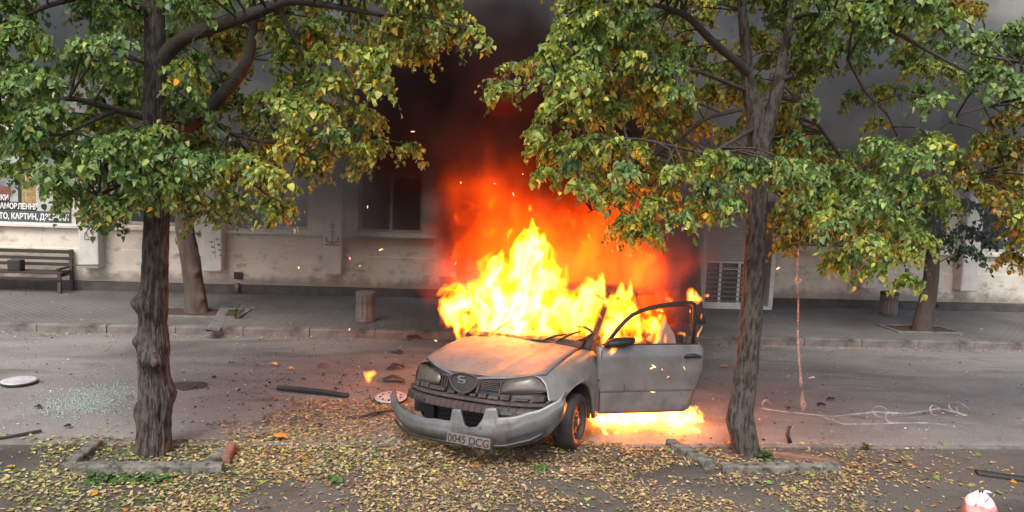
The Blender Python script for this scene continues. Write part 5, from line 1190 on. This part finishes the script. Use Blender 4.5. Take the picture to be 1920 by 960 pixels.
for a in ((513, 686, .10, .07, YEL, 'pale yellow broken chip on the road left of the small flame'), (546, 694, .09, .04, ORG, 'orange lamp fragment lying below the yellow chip'), (606, 688, .14, .05, RED, 'dark red lamp sliver on the road left of the small flame'),
          (525, 824, .17, .10, CARD, 'large curled orange-brown dry leaf at the carpet edge'), (745, 663, .17, .10, BURNT, 'dark crumpled fragment on the road behind the car nose'), (742, 692, .24, .10, BURNT, 'flat charred panel piece beside the headlight'),
          (738, 716, .26, .12, BURNT, 'heap-like charred lump lying left of the headlight'), (776, 636, .22, .14, BURNT, 'black debris lump near the far kerb left of the fire'), (365, 731, .06, .05, BLACK, 'small black lump in the muddy patch'),
          (401, 710, .04, .05, BLACK, 'small dark egg-like stone standing on the road'), (1540, 762, .10, .04, BLACK, 'black curved fragment by the smoke trail'), (1557, 751, .09, .05, BLACK, 'small black chip behind the curved fragment'),
          (1523, 712, .12, .03, PALE, 'thin white stick lying on the right half of road'), (1358, 690, .10, .06, CARD, 'orange leaf lying left of the forked trunk'), (126, 803, .06, .05, BLACK, 'black crumb near the left stick'), (72, 766, .06, .06, BLACK, 'black stone beside the green glass'),
          (810, 603, .2, .08, BURNT, 'charred scrap on the pavement beside the fire'), (1478, 760+8, .05, .03, BLACK, 'tiny dark chip at the foot of the falling trail')):
    scrap(*a[:5], a[5], rz=rnd.uniform(-.6, .6), h_=.03, bend=a[2]*.18)
g = gnd(1482, 832); L(MB().tube([g+[0, 0, .01], g+[-.03, .02, .08], g+[-.02, .03, .15], g+[.01, .03, .17]], [.02, .022, .018, .008], 7).out('bent_rubber', BLACK, smooth=True), 'upright curled piece of black rubber at the road edge', 'rubber piece')
g = gnd(640, 773); 
a, b = gnd(660, 790), gnd(740, 772)
L(MB().tube([a+[0, 0, .02], (a+b)/2+[0, 0, .04], b+[0, 0, .02]], [.006, .012, .005], 6).out('twig', BARK2, smooth=True), 'dark twig lying in the leaves left of the bumper', 'twig')
a, b = gnd(1700, 842), gnd(1560, 838)
# mud stain by the left trunk and scorched road round the fire
MUD = mat('dried_mud', (.075, .06, .045), (.045, .036, .03), .9, 8, bump=.5)
c = gnd(355, 722); V = [(0, 0, .012)]+[(.28*math.cos(t_)*rnd.uniform(.7, 1.1), .22*math.sin(t_)*rnd.uniform(.6, 1.1), 0.0005) for t_ in np.linspace(0, 2*math.pi, 20, endpoint=False)]
o = raw('mud_patch', V, [(0, 1+i, 1+(i+1) % 20) for i in range(20)], MUD, smooth=True); o.location = (c[0], c[1], -.004); L(o, 'dried brown mud patch on the road right of the knotted trunk', 'mud')
# weeds
def weed(px, py, n, hgt, label, z=0., sz=.05, seed=1, pal='green'):
    g = gnd(px, py, z); o = empty('weed', tuple(g)); L(o, label, 'weed'); r = np.random.RandomState(seed); P, Wt = PAL[pal]; pos = []; yd = []; col = []; t = MB()
    for k in range(max(3, n//5)):
        a = r.uniform(0, 6.28); e = np.array([math.cos(a)*r.uniform(.2, .9)*hgt, math.sin(a)*r.uniform(.2, .7)*hgt, hgt*r.uniform(.5, 1)]); t.tube([(0, 0, 0), e*.6+[0, 0, .01], e], [.004, .003, .002], 4)
        for q in range(5): pos.append(e*(.35+.16*q)); yd.append([math.cos(a+r.uniform(-2, 2)), math.sin(a+r.uniform(-2, 2)), r.uniform(-.3, .6)]); col.append(np.array(P[r.choice(4)])*1.2)
    pos, yd, col = map(np.array, (pos, yd, col)); t.out('stem', LEAFM if 0 else BARK2, o, True)
    for i in range(len(pos)):
        R3 = rot_from(yd[i:i+1], np.array([[0, 0, 1.]])+r.normal(0, .3, (1, 3))); V, F, C = place(LF, pos[i:i+1], R3, np.array([sz*r.uniform(.7, 1.2)]), col[i:i+1]); raw('leaf', V, F, LEAFM, o, True, C)
weed(1440, 862, 20, .10, 'bright green shoots at the foot of the forked lime tree', sz=.06, seed=3)
weed(1618, 846, 15, .08, 'small green weed on the path edge right of the forked tree', sz=.045, seed=4)
weed(440, 598, 20, .28, 'thin weed growing by the drain channel on the pavement', z=.12, sz=.06, seed=5)
weed(275, 842, 12, .13, 'young shoots at the foot of the knotted lime trunk', sz=.06, seed=6)
weed(630, 905, 10, .05, 'small green sprig among tan leaves left of the path middle', sz=.06, seed=7); weed(1010, 882, 10, .05, 'small green sprig in the leaves below the number plate', sz=.06, seed=8)
# tied bag
bg_ = gnd(1832, 990); B = empty('tied_bag', (bg_[0], bg_[1], 0)); L(B, 'red and white tied plastic bag standing at the lower right corner', 'bag')
RB = mat('red_bag_film', (.62, .14, .14), (.7, .42, .40), .4, 16, bump=.4); WB_ = mat('white_bag_film', (.75, .66, .65), (.6, .5, .5), .4, 9, bump=.5)
def bagpart(name, prof, m, ph):
    G = []
    for (r_, z_) in prof: G.append([(r_*math.cos(a)*(1+.10*math.sin(3*a+ph+z_*20)+.04*math.sin(9*a+z_*50)), r_*math.sin(a)*(1+.08*math.sin(2*a+ph)), z_+.008*math.sin(5*a)) for a in np.linspace(0, 2*math.pi, 33)])
    MB().grid(G).out(name, m, B, True)
bagpart('lower_bag', [(.07, 0), (.105, .03), (.122, .09), (.12, .14), (.112, .18), (.10, .205)], RB, 0)
bagpart('upper_bag', [(.102, .196), (.098, .222), (.078, .25), (.05, .27), (.028, .285), (.02, .29)], WB_, .8)
G = []
for u in np.linspace(0, 1, 9): G.append([(.02+.055*u+.012*v_*math.sin(3*u+1), -.01+.015*math.sin(7*u+v_), .275+.05*u-.035*u*u+.02*v_*(1.1-u)) for v_ in (-1, -.3, .4, 1)])
MB().grid(G).out('white_ear', WB_, B, True, solid=.003)
G = []
for u in np.linspace(0, 1, 9): G.append([(.01-.095*u, -.07-.012*math.sin(6*u+v_), .262-.045*u+.012*math.sin(11*u+2*v_)+.018*v_*(1-.4*u)) for v_ in (-1, -.3, .4, 1)])
MB().grid(G).out('red_flap', RB, B, True, solid=.003)
# falling and drifting smoke trails
def trail_mat(name, col, al):
    m = bpy.data.materials.new(name); N, K, P = nodes(m); P.inputs['Base Color'].default_value = (*col, 1); P.inputs['Roughness'].default_value = 1; P.inputs['Specular IOR Level'].default_value = 0
    n = N.new('ShaderNodeTexNoise'); n.inputs['Scale'].default_value = 9; n.inputs['Detail'].default_value = 4; tc = N.new('ShaderNodeTexCoord'); K.new(tc.outputs['Object'], n.inputs[0])
    lw = N.new('ShaderNodeLayerWeight'); lw.inputs[0].default_value = .35; inv = N.new('ShaderNodeMath'); inv.operation = 'SUBTRACT'; inv.inputs[0].default_value = 1; K.new(lw.outputs['Facing'], inv.inputs[1])
    mr = N.new('ShaderNodeMapRange'); mr.inputs[1].default_value = .35; mr.inputs[2].default_value = .7; mr.inputs[3].default_value = 0; mr.inputs[4].default_value = al; K.new(n.outputs[0], mr.inputs[0])
    mu = N.new('ShaderNodeMath'); mu.operation = 'MULTIPLY'; K.new(mr.outputs[0], mu.inputs[0]); K.new(inv.outputs[0], mu.inputs[1]); K.new(mu.outputs[0], P.inputs['Alpha']); return m
TP = trail_mat('pink_trail', (.8, .66, .62), .34); TW = trail_mat('white_trail', (.75, .7, .66), .3)
Yv = gnd(1506, 770)[1]
t = MB(); pts = [at(x, y, Yv) for x, y in ((1500, 395), (1499, 430), (1496, 480), (1494, 520), (1497, 560), (1496, 620), (1499, 680), (1503, 730), (1506, 768))]
t.tube(pts, [.008, .012, .013, .016, .012, .010, .014, .022, .03], 10)
for (cx, cy_, rr) in ((1496, 525, .035), (1497, 551, .035), (1507, 757, .03)):
    c = at(cx, cy_, Yv); t.tube([c+np.array([rr*math.cos(a), .01*math.sin(2*a), rr*.8*math.sin(a)]) for a in np.linspace(0, 2*math.pi, 15)], .011, 6, False)
L(t.out('falling_trail', TP, smooth=True), 'thin pinkish smoke trail dropping straight down right of the forked tree', 'smoke trail')
t = MB()
def sw(pts, r_): t.tube([gnd(x, y)+[0, 0, z] for x, y, z in pts], r_, 8)
sw([(1425, 770, .03), (1480, 778, .03), (1560, 786, .03), (1640, 780, .05), (1700, 784, .05), (1760, 775, .06), (1815, 785, .04)], [.006, .012, .006, .016, .008, .014, .006])
sw([(1530, 780, .02), (1580, 800, .03), (1640, 800, .03), (1680, 798, .03), (1740, 798, .03), (1780, 800, .02)], [.004, .008, .006, .012, .008, .004])
for (cx, cy_, rr) in ((1437, 772, .05), (1650, 785, .09), (1668, 796, .05), (1795, 776, .11), (1805, 782, .08), (1752, 782, .06)):
    c = gnd(cx, cy_)+[0, 0, .03]; t.tube([c+np.array([rr*math.cos(a), rr*.5*math.sin(a), .05+.05*math.sin(a)]) for a in np.linspace(0, 5.2, 14)], [.004+.007*math.sin(k/13*3.1) for k in range(14)], 6)
L(t.out('ground_trail', TW, smooth=True), 'whitish curls of smoke trailing low over the road at right', 'smoke trail')
# leaves on the hood
r = np.random.RandomState(80); q = []
for k in range(150):
    v_ = np.clip(r.normal(-.05, .5), -.9, .9); s_ = r.uniform(.25, .95); p = hood_pt(v_, s_); q.append(c2w((p[0], p[1], p[2]+.012)))
q = np.array(q); n = len(q); az = r.uniform(0, 6.28, n); yv = np.stack([np.cos(az), np.sin(az), r.normal(0, .2, n)], 1)
pal_ = np.array([(.2, .17, .05), (.13, .14, .04), (.35, .28, .1), (.10, .07, .04), (.25, .28, .06)]); cc = pal_[r.choice(5, n)]
V, F, C = place(BF, q, rot_from(yv, np.tile([[0, 0, 1.]], (n, 1))+r.normal(0, .3, (n, 3))), r.uniform(.03, .06, n), cc)
raw('leaves_on_hood', V, F, LITM, None, True, C)['kind'] = 'stuff'
# embers in the air, plus falling leaf debris, its light painted as emission
em_ = bpy.data.materials.new('glowing_ember_debris'); em_.use_nodes = True; N = em_.node_tree.nodes; P = N['Principled BSDF']; P.inputs['Base Color'].default_value = (.2, .05, .02, 1); P.inputs['Emission Color'].default_value = (1, .45, .22, 1); P.inputs['Emission Strength'].default_value = 2.2
ep = [(656, 487), (674, 500), (654, 620), (710, 470), (930, 346), (962, 360), (980, 325), (1218, 692), (1230, 690), (1241, 691), (1250, 708), (1282, 686), (1229, 735), (864, 345), (855, 490), (690, 385), (1290, 430), (778, 246), (560, 500), (1420, 850), (1456, 505), (820, 640)]
r = np.random.RandomState(90); q = np.array([at(x, y, 6.7 if (1200 < x < 1300 and y > 680) else r.uniform(6.9, 8.6)) for x, y in ep]); n = len(q)  # bits before the door are leaf debris; glow stands for light on them
V, F, C = place(BF, q, rot_from(r.normal(0, 1, (n, 3)), r.normal(0, 1, (n, 3))), r.uniform(.03, .055, n), np.ones((n, 3)))
raw('embers_and_debris', V, F, em_, None, True, C)['kind'] = 'stuff'
